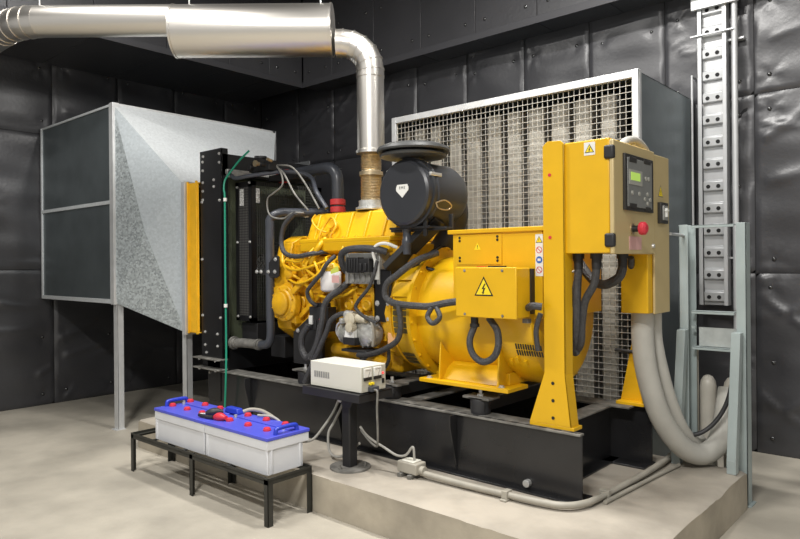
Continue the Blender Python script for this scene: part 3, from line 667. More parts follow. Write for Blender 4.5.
m = MB().box(-4.98,-4.60,3.80,4.05,2.36,2.42).lathe([(0,.03),(.08,.03)],(-4.9,3.6,2.46),(0,-1,0),14).lathe([(0,.022),(.10,.022)],(-4.72,3.6,2.47),(0,-1,0),14).box(-4.95,-4.66,3.56,3.68,2.42,2.50)
va = m.build('valve_block', M['blkm'], gen, bevel=.005)
MB().lathe([(0,.018),(.03,.018),(.03,.028),(.045,.028)],(-4.72,3.50,2.47),(0,-1,0),14).build('brass_fitting', M['bellow'], va)
MB().lathe([(0,.014),(.05,.014)],(-4.62,3.56,2.49),(0,-1,0.3),12).build('brass_fitting', M['bellow'], va)

# --- exhaust bellows stay with the exhaust; turbo, air cleaner
ac = MB()
acx, acz = -2.98, 2.08
ac.lathe([(0,.205),(.012,.222),(.05,.226),(.052,.240),(.075,.240),(.078,.228),(.10,.228),(.11,.236),(.13,.236),(.14,.222),(.42,.222),(.48,.20),(.51,.14)], (acx,3.40,acz), (0,1,0), 56)
ac = ac.build('air_cleaner', M['plast'], gen, angle=28)
m = MB().lathe([(0,.08),(.045,.08),(.048,.19),(.056,.230),(.068,.236),(.078,.228),(.080,.15),(.092,.15),(.093,.235),(.090,.252),(.102,.256),(.122,.246),(.142,.20),(.155,.12),(.158,.02)], (acx-.02,3.54,acz+.20), (0,0,1), 56)
m.build('rain_cap', M['capg'], ac, angle=28)
m = MB().prism([(acx-.055,2.115),(acx-.045,2.135),(acx+.045,2.135),(acx+.055,2.115),(acx+.055,2.095),(acx,2.045),(acx-.055,2.095)], 'y', 3.396, 3.4005)
em = lab(m.build('emblem', M['sticker'], ac, smooth=False), 'white shield emblem')
for (ang) in (0.5, 2.4, 3.9):
    c, s_ = math.cos(ang), math.sin(ang)
    MB().box(acx+.238*c-.01, acx+.238*c+.01, 3.44, 3.56, acz+.238*s_-.012, acz+.238*s_+.012).build('latch', M['bolt'], ac, bevel=.004)
MB().tube([(acx+.235,3.47,2.00),(acx+.25,3.55,2.02),(acx+.25,3.62,1.99),(acx+.235,3.60,1.96),(acx+.235,3.50,1.965),(acx+.235,3.47,2.0)], .005, 6).build('clip_wire', M['bellow'], ac)
m = MB().lathe([(0,.030),(.03,.034),(.05,.028),(.09,.030),(.10,.036),(.13,.036),(.14,.030),(.20,.028)], (-3.03,3.50,1.86), (0,0,-1), 18); m.build('dust_valve', M['gpipe'], ac)
m = MB().tube([(acx,3.86,acz-.0),(acx+.04,3.92,acz-.03),(acx+.06,3.93,acz-.14),(acx+.0,3.92,acz-.28),(acx-.09,3.91,acz-.40),(acx-.18,3.90,acz-.50)], .088, 22)
m.build('intake_elbow', M['rub'], ac)
m = MB().tube([(-3.30,3.95,1.60),(-3.36,3.95,1.72),(-3.5,3.95,1.86)], .10, 20).lathe([(0,.14),(.08,.15),(.14,.12)], (-3.34,3.95,1.60), (1,0,0), 28)
m.build('turbocharger', M['silver'], gen)
m = MB().bar((-3.20,3.50,1.555), (-2.84,3.62,1.90), .13, .05, up=(.6,-.2,-.75)).box(-3.16,-2.80,3.46,3.64,1.835,1.85).box(-2.86,-2.83,3.47,3.49,1.78,1.93).box(-2.74,-2.71,3.60,3.62,1.78,1.93)
m.box(-3.20,-2.70,3.52,3.60,1.82,1.84)
m.build('air_cleaner_bracket', M['blkm'], gen, bevel=.003)
m = MB().tube([(-3.20,3.62,1.50),(-3.05,3.62,1.58),(-2.96,3.66,1.66),(-2.90,3.72,1.72)], .014).tube([(-3.02,3.60,1.60),(-2.94,3.62,1.56),(-2.88,3.66,1.54)], .012)
m.build('support_bracket', M['blkm'], gen)
m = MB().box(-3.25,-3.05,3.66,3.9,1.45,1.74).lathe([(0,.06),(.08,.06)],(-3.1,3.66,1.66),(0,-1,0),16)
m.build('rear_engine_housing', Y, gen, bevel=.01)

# --- alternator
AY, AZ = 3.9, 1.24
alt = MB()
alt.lathe([(0,.30),(.001,.425),(.02,.432),(.16,.445),(.18,.445),(.18,.475),(.21,.475),(.215,.40),(.26,.408),(.34,.412),(.86,.412),(.865,.432),(1.06,.432),(1.12,.415),(1.15,.36),(1.16,.18),(1.18,.17)], (-3.16,AY,AZ), (1,0,0), 96)
alt = alt.build('alternator', M['yel'], gen, angle=30)
# louvred cowl slots: rows of slots on the first ring
m = MB()
def onring(x, r, a): return (x, AY - r*math.cos(a), AZ + r*math.sin(a))
def patch(m, xA, xB, r, a0, a1, mi=0, n=6, th=.004):
    vs = []
    for i in range(n+1):
        a = a0+(a1-a0)*i/n
        vs += [onring(xA, r, a), onring(xB, r, a), onring(xA, r+th, a), onring(xB, r+th, a)]
    fs = []
    for i in range(n):
        o = 4*i; p = o+4
        fs += [(o+2,o+3,p+3,p+2),(o,p,p+1,o+1),(o,o+2,p+2,p),(o+1,p+1,p+3,o+3)]
    fs += [(0,1,3,2),(4*n,4*n+2,4*n+3,4*n+1)]
    m.add(vs, fs, mi)
SLOT = mat('slot_olive', (.10,.075,.02), .7)
for cx in (0, 1):
    m = MB()
    for k in range(5):
        a = -0.30+.095*k; patch(m, -3.13+.075*cx, -3.07+.075*cx, .4405, a, a+.075, n=2)
    lab(m.build('cooling_grille', SLOT, alt), 'dark cooling slots in the cowl')
m = MB()
for k in range(3):
    a = -.95+.10*k; patch(m, -3.13, -2.99, .4405, a, a+.07, n=2)
lab(m.build('cooling_grille', SLOT, alt), 'dark cooling slots low on the cowl')
m = MB()
for k in range(4):
    a = .95+.14*k; patch(m, -3.13, -2.99, .4405, a, a+.10, n=2)
lab(m.build('cooling_grille', SLOT, alt), 'dark cooling slots high on the cowl')
m = MB(); patch(m, -3.145, -2.985, .443, .28, .52, n=5, th=.010); patch(m, -3.135, -2.995, .4455, .56, .80, n=5, th=.008)
m.build('access_cover', M['yel'], alt, bevel=.002)
for k in range(14):
    a = -PI*.55 + k*.27; p = onring(-2.95, .458, a); bolt(p, (1,0,0), parent=alt, r=.009, mt=M['yel'])
m = MB()
for row in (0, 1):
    for k in range(11): patch(m, -2.155+.017*k, -2.146+.017*k, .4335, -.50+.10*row, -.42+.10*row, n=2)
lab(m.build('cooling_grille', M['sigb'], alt), 'black cooling slots at the end')
m = MB()
for k in range(3):
    a = -.70+.0*k; patch(m, -2.22+.05*k, -2.20+.05*k, .432, -.66+.05*(k % 2), -.58+.05*(k % 2), n=2, th=.02)
m.build('foundry_mark', M['yel'], alt)
# feet
m = MB().box(-2.88,-2.18,3.44,3.68,.80,.825).box(-2.74,-2.24,3.56,3.78,.825,.90)
for x in (-2.735, -2.275): m.prism([(3.465,.825),(3.485,1.08),(3.53,1.02),(3.74,.88),(3.74,.825)], 'x', x, x+.012)
m.hexa([(-2.73,3.50,.825),(-2.27,3.50,.825),(-2.27,3.78,.825),(-2.73,3.78,.825)],[(-2.73,3.56,.90),(-2.27,3.56,.90),(-2.27,3.78,1.0),(-2.73,3.78,1.0)])
m.box(-2.88,-2.18,4.12,4.36,.80,.825)
ft = m.build('foot', M['yel'], alt, bevel=.003)
for x in (-2.82,-2.25): bolt((x,3.48,.825),(0,0,1),parent=alt,r=.016)
# terminal box
tb = MB().box(-2.63,-1.97,3.50,4.30,1.26,1.795).box(-2.66,-1.95,3.48,4.32,1.785,1.812)
tb = tb.build('terminal_box', M['yel'], gen, bevel=.004)
B(-2.60,-2.25,3.494,3.50,1.585,1.78).build('cover_plate', M['yel'], tb, bevel=.002)
for x in (-2.57,-2.28):
    for z in (1.76,1.74,1.63,1.61): bolt((x,3.494,z), parent=tb, r=.006, mt=M['sigb'], h=.004)

def tri_sign(cx, cz, s, y, parent, border=True, glyph='bolt', nm='warning_sign', out=-1, plane='y', border_col='sigb', fill='sigy'):
    """triangular warning sign; plane 'y': faces -Y at y ; plane 'x': faces +X at x=y (cx is the y coordinate)"""
    h = s*math.sqrt(3)/2
    def T(pts, d0, d1, mi, m):
        P = [(cx+p[0], cz+p[1]) for p in pts]
        if plane == 'y': m.prism(P, 'y', y-d0, y-d1, mi)
        else: m.prism(P, 'x', y+d0, y+d1, mi)
    m = MB(); T([(-s/2,-h/3),(s/2,-h/3),(0,2*h/3)], .0, .0012, 0, m)
    k = .80; T([(-s/2*k,-h/3*k),(s/2*k,-h/3*k),(0,2*h/3*k)], .0012, .0018, 1, m)
    if glyph == 'bolt':
        g = s*.5
        T([(.10*g,.52*g),(-.22*g,.02*g),(-.02*g,.06*g),(-.12*g,-.25*g),(-.20*g,-.22*g),(-.08*g,-.46*g),(.10*g,-.26*g),(.0*g,-.27*g),(.20*g,.16*g),(.0*g,.12*g),(.22*g,.50*g)], .0018, .0024, 2, m)
    elif glyph == 'bang':
        g = s*.5
        T([(-.05*g,-.05*g),(.05*g,-.05*g),(.08*g,.42*g),(-.08*g,.42*g)], .0018, .0024, 2, m); T([(-.06*g,-.26*g),(.06*g,-.26*g),(.06*g,-.14*g),(-.06*g,-.14*g)], .0018, .0024, 2, m)
    return m.build(nm, [M[border_col], M[fill], M['sigb']], parent, smooth=False)
tri_sign(-2.43, 1.695, .065, 3.494, tb, glyph='bang', border_col='yel')
# vertical strip of four signs
B(-2.015,-1.965,3.4975,3.50,1.515,1.765).build('sign_strip', M['sticker'], tb, smooth=False)
tri_sign(-1.99, 1.727, .046, 3.4975, tb, glyph='bang')
def ring_sign(cx, cz, r, y, parent, slash=True, col='sigr', nm='prohibition_sign'):
    m = MB(); n = 24
    vs = []; fs = []
    for k in range(n):
        a = 2*PI*k/n
        for rr in (r, r*.80):
            vs += [(cx+rr*math.cos(a), y, cz+rr*math.sin(a)), (cx+rr*math.cos(a), y-.0012, cz+rr*math.sin(a))]
    for k in range(n):
        o = 4*k; p = 4*((k+1) % n); fs += [(o+1,p+1,p+3,o+3),(o,o+1,p+1,p),(o+2,p+2,p+3,o+3)]
    m.add(vs, fs, 0)
    if slash: m.bar((cx-r*.6, y-.0006, cz+r*.6), (cx+r*.6, y-.0006, cz-r*.6), r*.18, .0012, up=(0,1,0))
    else:
        m.lathe([(0, r), (.0014, r)], (cx, y, cz), (0,-1,0), 24, 0); m.box(cx-r*.5,cx+r*.5,y-.002,y-.0014,cz-r*.35,cz+r*.35,1)
    return m.build(nm, [M[col], M['sticker']], parent, smooth=False)
ring_sign(-1.99, 1.671, .020, 3.4975, tb); ring_sign(-1.99, 1.612, .021, 3.4975, tb, slash=False, col='sigblue', nm='mandatory_sign'); ring_sign(-1.99, 1.552, .020, 3.4975, tb)
# junction box in front
jb = MB().box(-2.455,-2.03,3.30,3.46,1.272,1.565).box(-2.46,-2.025,3.296,3.31,1.268,1.57).build('junction_box', M['yel'], gen, bevel=.005)
B(-2.05,-2.022,3.455,3.50,1.29,1.56).build('gasket', M['blkm'], jb)
tri_sign(-2.25, 1.438, .135, 3.296, jb, glyph='bolt')
for x in (-2.39,-2.12):
    for z in (1.55,1.285): bolt((x,3.296,z), parent=jb, r=.006, mt=M['dust'], h=.004)
lab(B(-2.33,-2.27,3.34,3.36,1.565,1.575).build('label', M['sigr'], jb), 'red label on the top'); lab(B(-2.25,-2.13,3.34,3.36,1.565,1.578).build('clip', M['sigb'], jb), 'black clip on the top')
m = MB().lathe([(0,.024),(.05,.024),(.05,.030),(.07,.030)], (-2.37,3.37,1.272),(0,0,-1),14); m.build('cable_gland', M['blkm'], jb)
loom('cable', [(-2.37,3.37,1.21),(-2.38,3.33,1.12),(-2.35,3.32,1.04),(-2.28,3.32,1.0),(-2.21,3.33,1.03),(-2.18,3.34,1.10),(-2.20,3.36,1.19),(-2.27,3.38,1.26)], .021, l='looped cable under the junction box')
loom('cable', [(-2.02,3.42,1.33),(-1.97,3.38,1.345),(-1.92,3.40,1.34)], .022)
loom('cable', [(-1.94,3.42,1.30),(-1.97,3.42,1.20),(-1.965,3.43,1.08)], .016)
MB().box(-2.08,-2.04,3.45,3.50,1.235,1.26).build('clip', M['dust'], gen)

# --- control cabinet on its two struts
def strut(y0, s):
    m = MB()
    pts = [(-2.03,.66),(-1.762,.66),(-1.795,.955),(-1.795,2.27),(-1.815,2.29),(-1.90,2.295),(-1.93,2.27),(-1.93,.955)]
    m.prism(pts, 'y', y0, y0+.008*s)
    m.box(-1.803,-1.795,y0,y0+.09*s,.955,2.27)
    m.hexa([(-1.77,y0,.66),(-1.762,y0,.66),(-1.762,y0+.09*s,.66),(-1.77,y0+.09*s,.66)],[(-1.803,y0,.955),(-1.795,y0,.955),(-1.795,y0+.09*s,.955),(-1.803,y0+.09*s,.955)])
    m.box(-2.03,-1.745,y0-.0*s,y0+.10*s,.64,.66)
    o = m.build('strut', M['yel'], gen, bevel=.002)
    for z in (.90,.80,.70): MB().lathe([(0,.010),(.002,.010)], (-1.875,y0-.0015*s,z), (0,-s,0), 12).build('hole', M['sigb'], o)
    for z in (2.10,1.74): MB().lathe([(0,.010),(.002,.010)], (-1.885,y0-.0015*s,z), (0,-s,0), 12).build('hole', M['red'], o)
    return o
strut(3.44, 1)
m = MB().prism([(-1.88,.66),(-1.70,.66),(-1.70,2.20),(-1.78,2.20),(-1.78,1.15)], 'y', 4.392, 4.40).box(-1.708,-1.70,4.32,4.40,.66,2.2).box(-1.88,-1.69,4.31,4.41,.64,.66)
m.build('strut', M['yel'], gen, bevel=.002)
cab = MB().box(-1.80,-1.535,3.46,4.05,1.645,2.275).box(-1.70,-1.53,3.985,4.30,1.28,2.255)
cab = cab.build('control_cabinet', M['yel'], gen, bevel=.006)
B(-1.533,-1.508,3.455,4.045,1.640,2.262).build('door', M['beige'], cab, bevel=.006)
door = [o for o in COL.objects if o.name == 'door'][0]
lab(B(-1.528,-1.513,4.052,4.302,1.275,2.25).build('side_cover', M['beige'], cab, bevel=.004), 'beige breaker cover')
for z in (2.195,1.715):
    MB().box(-1.562,-1.503,3.443,3.475,z-.038,z+.038).build('hinge', M['blkm'], cab, bevel=.012, seg=3)
lab(B(-1.68,-1.615,3.4575,3.46,2.19,2.262).build('sticker', M['sticker'], cab, smooth=False), 'white sticker under the warning triangle')
tri_sign(-1.6475, 2.22, .055, 3.4572, cab, glyph='bolt')
scr = MB().box(-1.508,-1.492,3.572,3.985,1.885,2.20,1).box(-1.500,-1.489,3.60,3.955,1.905,2.18,0)
for (a, b, c, d) in ((3.62,3.72,2.155,2.185),(3.83,3.93,2.165,2.19),(3.62,3.72,1.90,1.925),(3.85,3.93,1.895,1.915)): scr.box(-1.492,-1.486,a,b,c,d,1)
scr = scr.build('controller', [M['screen'], M['bezel']], cab, bevel=.004)
B(-1.489,-1.486,3.615,3.80,2.03,2.115).build('display_surround', M['panel2'], scr)
B(-1.486,-1.484,3.635,3.765,2.055,2.10).build('lcd', M['lcd'], scr)
for (y, z) in ((3.66,1.985),(3.76,1.985),(3.84,1.96),(3.88,1.99),(3.88,1.935),(3.92,1.96),(3.86,2.08),(3.90,2.08)):
    MB().lathe([(0,.013),(.004,.012)], (-1.489,y,z),(1,0,0),12).build('button', M['panel2'], scr)
es = MB().lathe([(0,.030),(.006,.030)], (-1.508,3.70,1.783),(1,0,0),20,2).lathe([(.006,.018),(.05,.018)], (-1.508,3.70,1.783),(1,0,0),20,1).lathe([(.045,.034),(.055,.038),(.075,.036),(.085,.022)], (-1.508,3.70,1.783),(1,0,0),24,0)
lab(es.build('emergency_stop', [M['red'], M['sigb'], M['bellow']], cab), 'red mushroom button')
m = MB().cyl((-1.508,3.70,1.783),(-1.46,3.70,1.783),.016)
lab(B(-1.508,-1.506,3.655,3.83,1.665,1.74).build('label_plate', M['pink'], cab, smooth=False), 'pink printed label')
MB().lathe([(0,.014),(.012,.012)], (-1.508,4.005,1.69),(1,0,0),14).build('lock', M['bolt'], cab)
tri_sign(4.155, 2.02, .085, -1.513, cab, glyph='bang', plane='x', border_col='dust', fill='sigy')
sw = MB().box(-1.513,-1.490,4.10,4.225,1.83,1.96,0).box(-1.490,-1.482,4.12,4.20,1.85,1.94,1)
sw = sw.build('breaker_switch', [M['bezel'], M['ecm']], cab, bevel=.003)
MB().box(-1.482,-1.465,4.14,4.17,1.905,1.915).box(-1.482,-1.47,4.15,4.165,1.87,1.925).build('lever', M['sticker'], sw)
m = MB().box(-1.70,-1.60,4.05,4.25,2.25,2.262); m.tube([(-1.62,3.80,2.27),(-1.62,3.90,2.32),(-1.62,4.03,2.34),(-1.62,4.16,2.31),(-1.62,4.22,2.25)], .028, 14)
lab(m.build('top_conduit', M['hose'], cab), 'grey flexible conduit looping over the top')
for (x, y) in ((-1.77,3.56),(-1.66,3.56),(-1.60,3.78)):
    MB().lathe([(0,.034),(.03,.034),(.03,.027),(.09,.025)], (x,y,1.645),(0,0,-1),16).build('cable_gland', M['blkm'], cab)
loom('cable', [(-1.77,3.56,1.56),(-1.78,3.56,1.42),(-1.79,3.57,1.25),(-1.82,3.60,1.12),(-1.87,3.66,1.07),(-1.95,3.74,1.10)], .024)
loom('cable', [(-1.66,3.56,1.56),(-1.68,3.57,1.47),(-1.74,3.58,1.37),(-1.77,3.60,1.25),(-1.79,3.62,1.12),(-1.86,3.68,1.05)], .023)
loom('cable', [(-1.80,3.60,1.50),(-1.83,3.60,1.38),(-1.87,3.58,1.25),(-1.85,3.60,1.12),(-1.82,3.64,1.05)], .018)
loom('cable', [(-1.60,3.78,1.56),(-1.62,3.76,1.50),(-1.72,3.78,1.46),(-1.82,3.82,1.50),(-1.93,3.86,1.62)], .028)
loom('cable', [(-1.58,3.85,1.62),(-1.60,3.90,1.57),(-1.62,3.96,1.58),(-1.63,3.98,1.62)], .018)
loom('cable', [(-1.70,4.30,1.02),(-1.78,4.38,.99),(-1.92,4.40,.99)], .012)
MB().tube([(-1.93,3.52,1.42),(-1.87,3.60,1.52),(-1.82,3.72,1.56)], .006).build('cable', M['pvc'], gen)

# ------------------------------------------------------------------ exhaust
F = Vector((-.6626, .749, 0)); Rr = Vector((.749, .6626, 0))
ex = thing('exhaust_pipe', (-3.66, 3.80, 2.02), 'stainless exhaust pipe rising from the engine with a fat cylindrical muffler near the ceiling', 'exhaust')
bx, by = -3.66, 3.80
m = MB()
prof = [(0,.075),(.005,.098),(.03,.098),(.04,.075)]
t = .05
while t < .235: prof += [(t,.078),(t+.006,.085)]; t += .012
prof += [(.24,.078),(.245,.095),(.275,.095),(.28,.078)]
t = .29
while t < .44: prof += [(t,.076),(t+.006,.083)]; t += .012
prof += [(.43,.075)]
m.lathe(prof, (bx,by,2.05), (0,0,1), 32)
bel = m.build('bellows', M['bellow'], ex, angle=30)
m = MB().lathe([(0,.12),(.005,.125),(.02,.125),(.025,.10),(.075,.10)], (bx,by,2.021), (0,0,1), 32); m.build('base_flange', M['silver'], ex)
for a in range(4): bolt((bx+.105*math.cos(a*PI/2+.4),by+.105*math.sin(a*PI/2+.4),2.041),(0,0,1),parent=ex,r=.011)
m = MB().lathe([(0,.085),(.0,.118),(.025,.118),(.03,.108),(.60,.108),(.602,.112),(.62,.112),(.622,.108)], (bx,by,2.47), (0,0,1), 48)
m.build('riser', M['steel'], ex)
ez = 3.35; er = .22
for k in range(1):
    pts = []
    # segmented (lobster-back) elbow from +z to -Rr
    c = Vector((bx,by,ez-er)) - Rr*er
    m = MB(); n = 5
    P_ = []
    for i in range(n+1):
        a = (PI/2)*i/n
        P_.append(c + Rr*(er*math.cos(a)) + Vector((0,0,1))*(er*math.sin(a)))
    P_ = [Vector((bx,by,3.09))] + P_ + [P_[-1] - Rr*.05]
    m.tube(P_, .110, 40, smooth=1)
    for i in range(1, n+2):
        d = (P_[min(i+1,len(P_)-1)]-P_[i-1]).normalized(); m.lathe([(-.004,.110),(-.004,.1145),(.004,.1145),(.004,.110)], P_[i], d, 40)
    m.build('elbow', M['steel'], ex, angle=14)
me_ = P_[-1]
me_R = me_ - Rr*.02
mz = 3.455
mc = Vector((me_R.x, me_R.y, mz))
L_ = 1.265
m = MB().lathe([(0,.09),(.002,.200),(.006,.208),(.02,.208),(.022,.203),(L_-.022,.203),(L_-.02,.208),(L_-.006,.208),(L_-.002,.200),(L_,.09)], mc, -Rr, 64)
m.build('muffler', M['steel'], ex, angle=30)
# outlet pipe
pc = mc - Rr*(L_-.03) + Vector((0,0,.088)); pe = pc - Rr*1.12
MB().cyl(pc, pe, .122, None, 48).build('outlet_pipe', M['steel'], ex)
d2 = Vector((-1,0,0)); m = MB(); P2 = [pe + Rr*.02]
for i in range(5):
    t = (i+1)/5; dd = ((-Rr)*(1-t) + d2*t).normalized(); P2.append(P2[-1] + dd*.09)
P2.append(P2[-1] + d2*.5)
while P2[-1].x > -6.70: P2.append(P2[-1] + d2*.4)
P2[-1].x = -6.775
m.tube(P2, .124, 40, smooth=1)
for i in range(1, 6):
    dd = (P2[i+1]-P2[i-1]).normalized(); m.lathe([(-.005,.124),(-.005,.129),(.005,.129),(.005,.124)], P2[i], dd, 40)
m.build('outlet_elbow', M['steel'], ex, angle=14)
for q in (mc - Rr*.10, mc - Rr*(L_-.12), pe + Rr*.02):
    r_ = .2 if q.z < 3.5 else .12
    MB().cyl((q.x,q.y,q.z+r_), (q.x,q.y,5.20), .006, None, 8).build('hanger_rod', M['bolt'], ex)

# ------------------------------------------------------------------ cable ladder on the wall
lad = thing('cable_ladder', (-1.70, 6.0, 1.2), 'white perforated vertical cable ladder on the black back wall above the grey steel stand', 'cable ladder')
lx0, lx1, ly = -1.85, -1.615, 5.96
for x in (lx0, lx1-.035):
    m = MB().box(x, x+.035, ly, ly+.006, 1.22, 4.6).box(x+(0 if x == lx0 else .029), x+(.006 if x == lx0 else .035), ly, ly+.08, 1.22, 4.6)
    m.build('side_rail', M['ladder'], lad, bevel=.002)
B(lx0+.03, lx1-.03, ly+.05, ly+.055, 1.22, 4.6).build('back_plate', M['ladder'], lad)
z = 1.30
while z < 4.5:
    m = MB().prism([(ly+.05,z-.055),(ly+.018,z-.045),(ly+.014,z+.028),(ly+.05,z+.05)], 'x', lx0+.037, lx1-.037)
    rg = m.build('rung', M['ladder'], lad, bevel=.004)
    for x in ((lx0+lx1)/2-.040, (lx0+lx1)/2+.040): MB().lathe([(0,.017),(.003,.017)], (x, ly+.0165, z-.012), (0,-1,0), 14).build('hole', M['hole'], rg)
    z += .188
for zz in (3.52,):
    MB().box(lx0-.05,lx1+.06,ly-.02,ly+.0,zz-.006,zz+.006).build('clip', M['ladder'], lad)
MB().box(lx0-.04, lx1+.10, ly-.03, ly-.0, 3.74, 3.84).build('top_bracket', M['ladder'], lad, bevel=.004)
for zz in (1.62, 3.45): MB().box(lx1+.0,lx1+.12,ly+.05,ly+.12,zz-.008,zz+.008).build('wall_bracket', M['ladder'], lad)
cp = MB().cyl((-1.558,5.98,1.0),(-1.558,5.98,5.19),.024,None,14)
tag(cp.build('wall_conduit', M['ladder']), 'white vertical conduit just right of the perforated cable ladder', 'conduit')
cp = MB().cyl((-1.90,5.98,1.0),(-1.90,5.98,3.2),.010,None,10).bar((-1.90,5.98,3.19),(-1.90,6.08,3.19),.012,.012)
tag(cp.build('thin_conduit', M['ladder']), 'thin white rod running up just left of the cable ladder', 'conduit')

# ------------------------------------------------------------------ grey steel stand
sd = thing('steel_stand', (-1.37, 4.75, 0), 'grey-green steel channel stand with slanting braces at the right end of the plinth', 'stand')
sy = 4.70
for (x, s) in ((-1.592, 1), (-1.165, -1)):
    m = MB().box(x, x+.062*s, sy, sy+.008, 0, 1.845).box(x, x+.008*s, sy, sy+.10, 0, 1.845).box(x, x+.085*s, sy+.092, sy+.10, 0, 1.845)
    m.box(x-.02*s, x+.10*s, sy-.01, sy+.12, 0, .01)
    m.build('post', M['frame'], sd, bevel=.002)
for z in (1.84, 1.258, 1.015):
    MB().box(-1.51,-1.24,sy-.0,sy+.006,z-.02,z).box(-1.51,-1.24,sy,sy+.07,z-.006,z).build('crossbar', M['frame'], sd, bevel=.002)
B(-1.51,-1.49,sy,sy+.02,1.14,1.152).build('bracket', M['frame'], sd)
MB().cyl((-1.51,4.306,1.772),(-1.56,4.705,1.772),.010,None,10).build('tie_rod', M['ladder'], sd)
lab(B(-1.47,-1.20,sy+.03,sy+.036,1.02,1.147).build('sheet_panel', M['sheet'], sd), 'plain grey sheet')
for x in (-1.583, -1.240):
    m = MB().hexa([(x,4.50,.33),(x+.055,4.50,.33),(x+.055,4.56,.33),(x,4.56,.33)], [(x,4.625,1.13),(x+.055,4.625,1.13),(x+.055,4.695,1.13),(x,4.695,1.13)])
    m.box(x, x+.055, 4.50, 4.56, .25, .335)
    m.build('brace', M['frame'], sd, bevel=.002)

# ------------------------------------------------------------------ hoses by the stand
def hose(name, pts, r, mt, label, cat, group=None, **k):
    return tag(MB().tube(pts, r, 24, **k).build(name, M[mt]), label, cat, group)
hz = MB().tube([(-1.63,4.15,1.275),(-1.63,4.15,1.10),(-1.61,4.17,.88),(-1.56,4.24,.62),(-1.49,4.38,.42),(-1.42,4.52,.335),(-1.36,4.62,.355),(-1.33,4.70,.43),(-1.325,4.78,.55),(-1.32,4.86,.72)], .068, 26, smooth=5)
tag(hz.build('flexible_hose', M['hose']), 'thick grey flexible hose looping from the beige cabinet down to the plinth', 'hose', 'grey hoses below the cabinet')
hz = MB().tube([(-1.60,4.27,1.275),(-1.60,4.28,1.10),(-1.575,4.30,.92),(-1.54,4.36,.70),(-1.50,4.46,.50),(-1.47,4.60,.39),(-1.46,4.70,.38)], .045, 22, smooth=5)
tag(hz.build('flexible_hose', M['hose']), 'thinner grey flexible hose behind the thick one under the beige cabinet', 'hose', 'grey hoses below the cabinet')
for (x, lbl) in ((-1.465, 'off-white plastic pipe with domed end standing behind the stand, left of its pair'), (-1.31, 'off-white plastic pipe with domed end behind the stand, partly hidden by the right brace')):
    m = MB().lathe([(0,.056),(.30,.056),(.302,.060),(.33,.060),(.332,.055),(.72,.055),(.76,.048),(.79,.030),(.80,.01)], (x,4.90,.0), (0,0,1), 28)
    tag(m.build('plastic_pipe', M['pvc']), lbl, 'pipe', 'plastic pipes behind the stand')
bc = MB().tube([(-1.235,4.66,.86),(-1.27,4.64,.68),(-1.33,4.60,.55),(-1.41,4.55,.47),(-1.50,4.50,.45),(-1.58,4.46,.43)], .014, 12)
tag(bc.build('black_cable', M['rub']), 'black cable drooping across the stand above the thick hose', 'cable')
m = MB().cyl((-1.52,4.84,.30),(-1.52,4.84,1.0),.012).cyl((-1.55,4.84,.30),(-1.55,4.84,1.0),.012)
sp_ = m; tag(sp_.build('riser_conduit', M['cond']), 'pair of thin brown conduits clipped beside the left post of the stand', 'conduit')

# ------------------------------------------------------------------ conduit and socket box on the plinth
cr = thing('conduit_run', (-2.2, 3.25, .25), 'grey conduit running along the plinth edge in front of the skid', 'conduit')
m = MB().tube([(-2.66,3.19,.285),(-2.3,3.20,.28),(-2.05,3.215,.28),(-1.85,3.23,.28),(-1.72,3.27,.28),(-1.655,3.36,.28),(-1.63,3.50,.28),(-1.60,4.0,.28),(-1.60,4.43,.28),(-1.615,4.60,.28)], .019, 14)
m.build('conduit', M['cond'], cr)
for (x, y, dx) in ((-2.05, 3.215, 0), (-1.63, 3.58, 1)):
    m = MB()
    if dx: m.box(x-.045,x+.045,y-.02,y+.02,.25,.262).box(x-.03,x+.03,y-.018,y+.018,.262,.306)
    else: m.box(x-.02,x+.02,y-.045,y+.045,.25,.262).box(x-.018,x+.018,y-.03,y+.03,.262,.306)
    m.build('clamp', M['cond'], cr, bevel=.003)
c2 = MB().tube([(-1.592,3.50,.264),(-1.575,3.75,.264),(-1.54,4.2,.264),(-1.515,4.45,.264)], .012, 12)
tag(c2.build('thin_conduit', M['cond']), 'thinner dark conduit beside the right end of the grey conduit on the plinth', 'conduit')
so = thing('socket_box', (-2.74, 3.19, .25), 'small grey socket box on a foot beside the conduit on the plinth', 'socket')
MB().box(-2.82,-2.66,3.14,3.24,.275,.345).build('housing', M['cond'], so, bevel=.008, seg=3)
MB().box(-2.79,-2.69,3.15,3.23,.345,.352).build('lid', M['chg'], so, bevel=.003)
MB().box(-2.80,-2.77,3.12,3.26,.25,.275).box(-2.72,-2.69,3.12,3.26,.25,.275).build('foot', M['dust'], so, bevel=.002)
MB().lathe([(0,.028),(.03,.028)], (-2.66,3.19,.30),(1,0,0),14).build('nut', M['cond'], so)

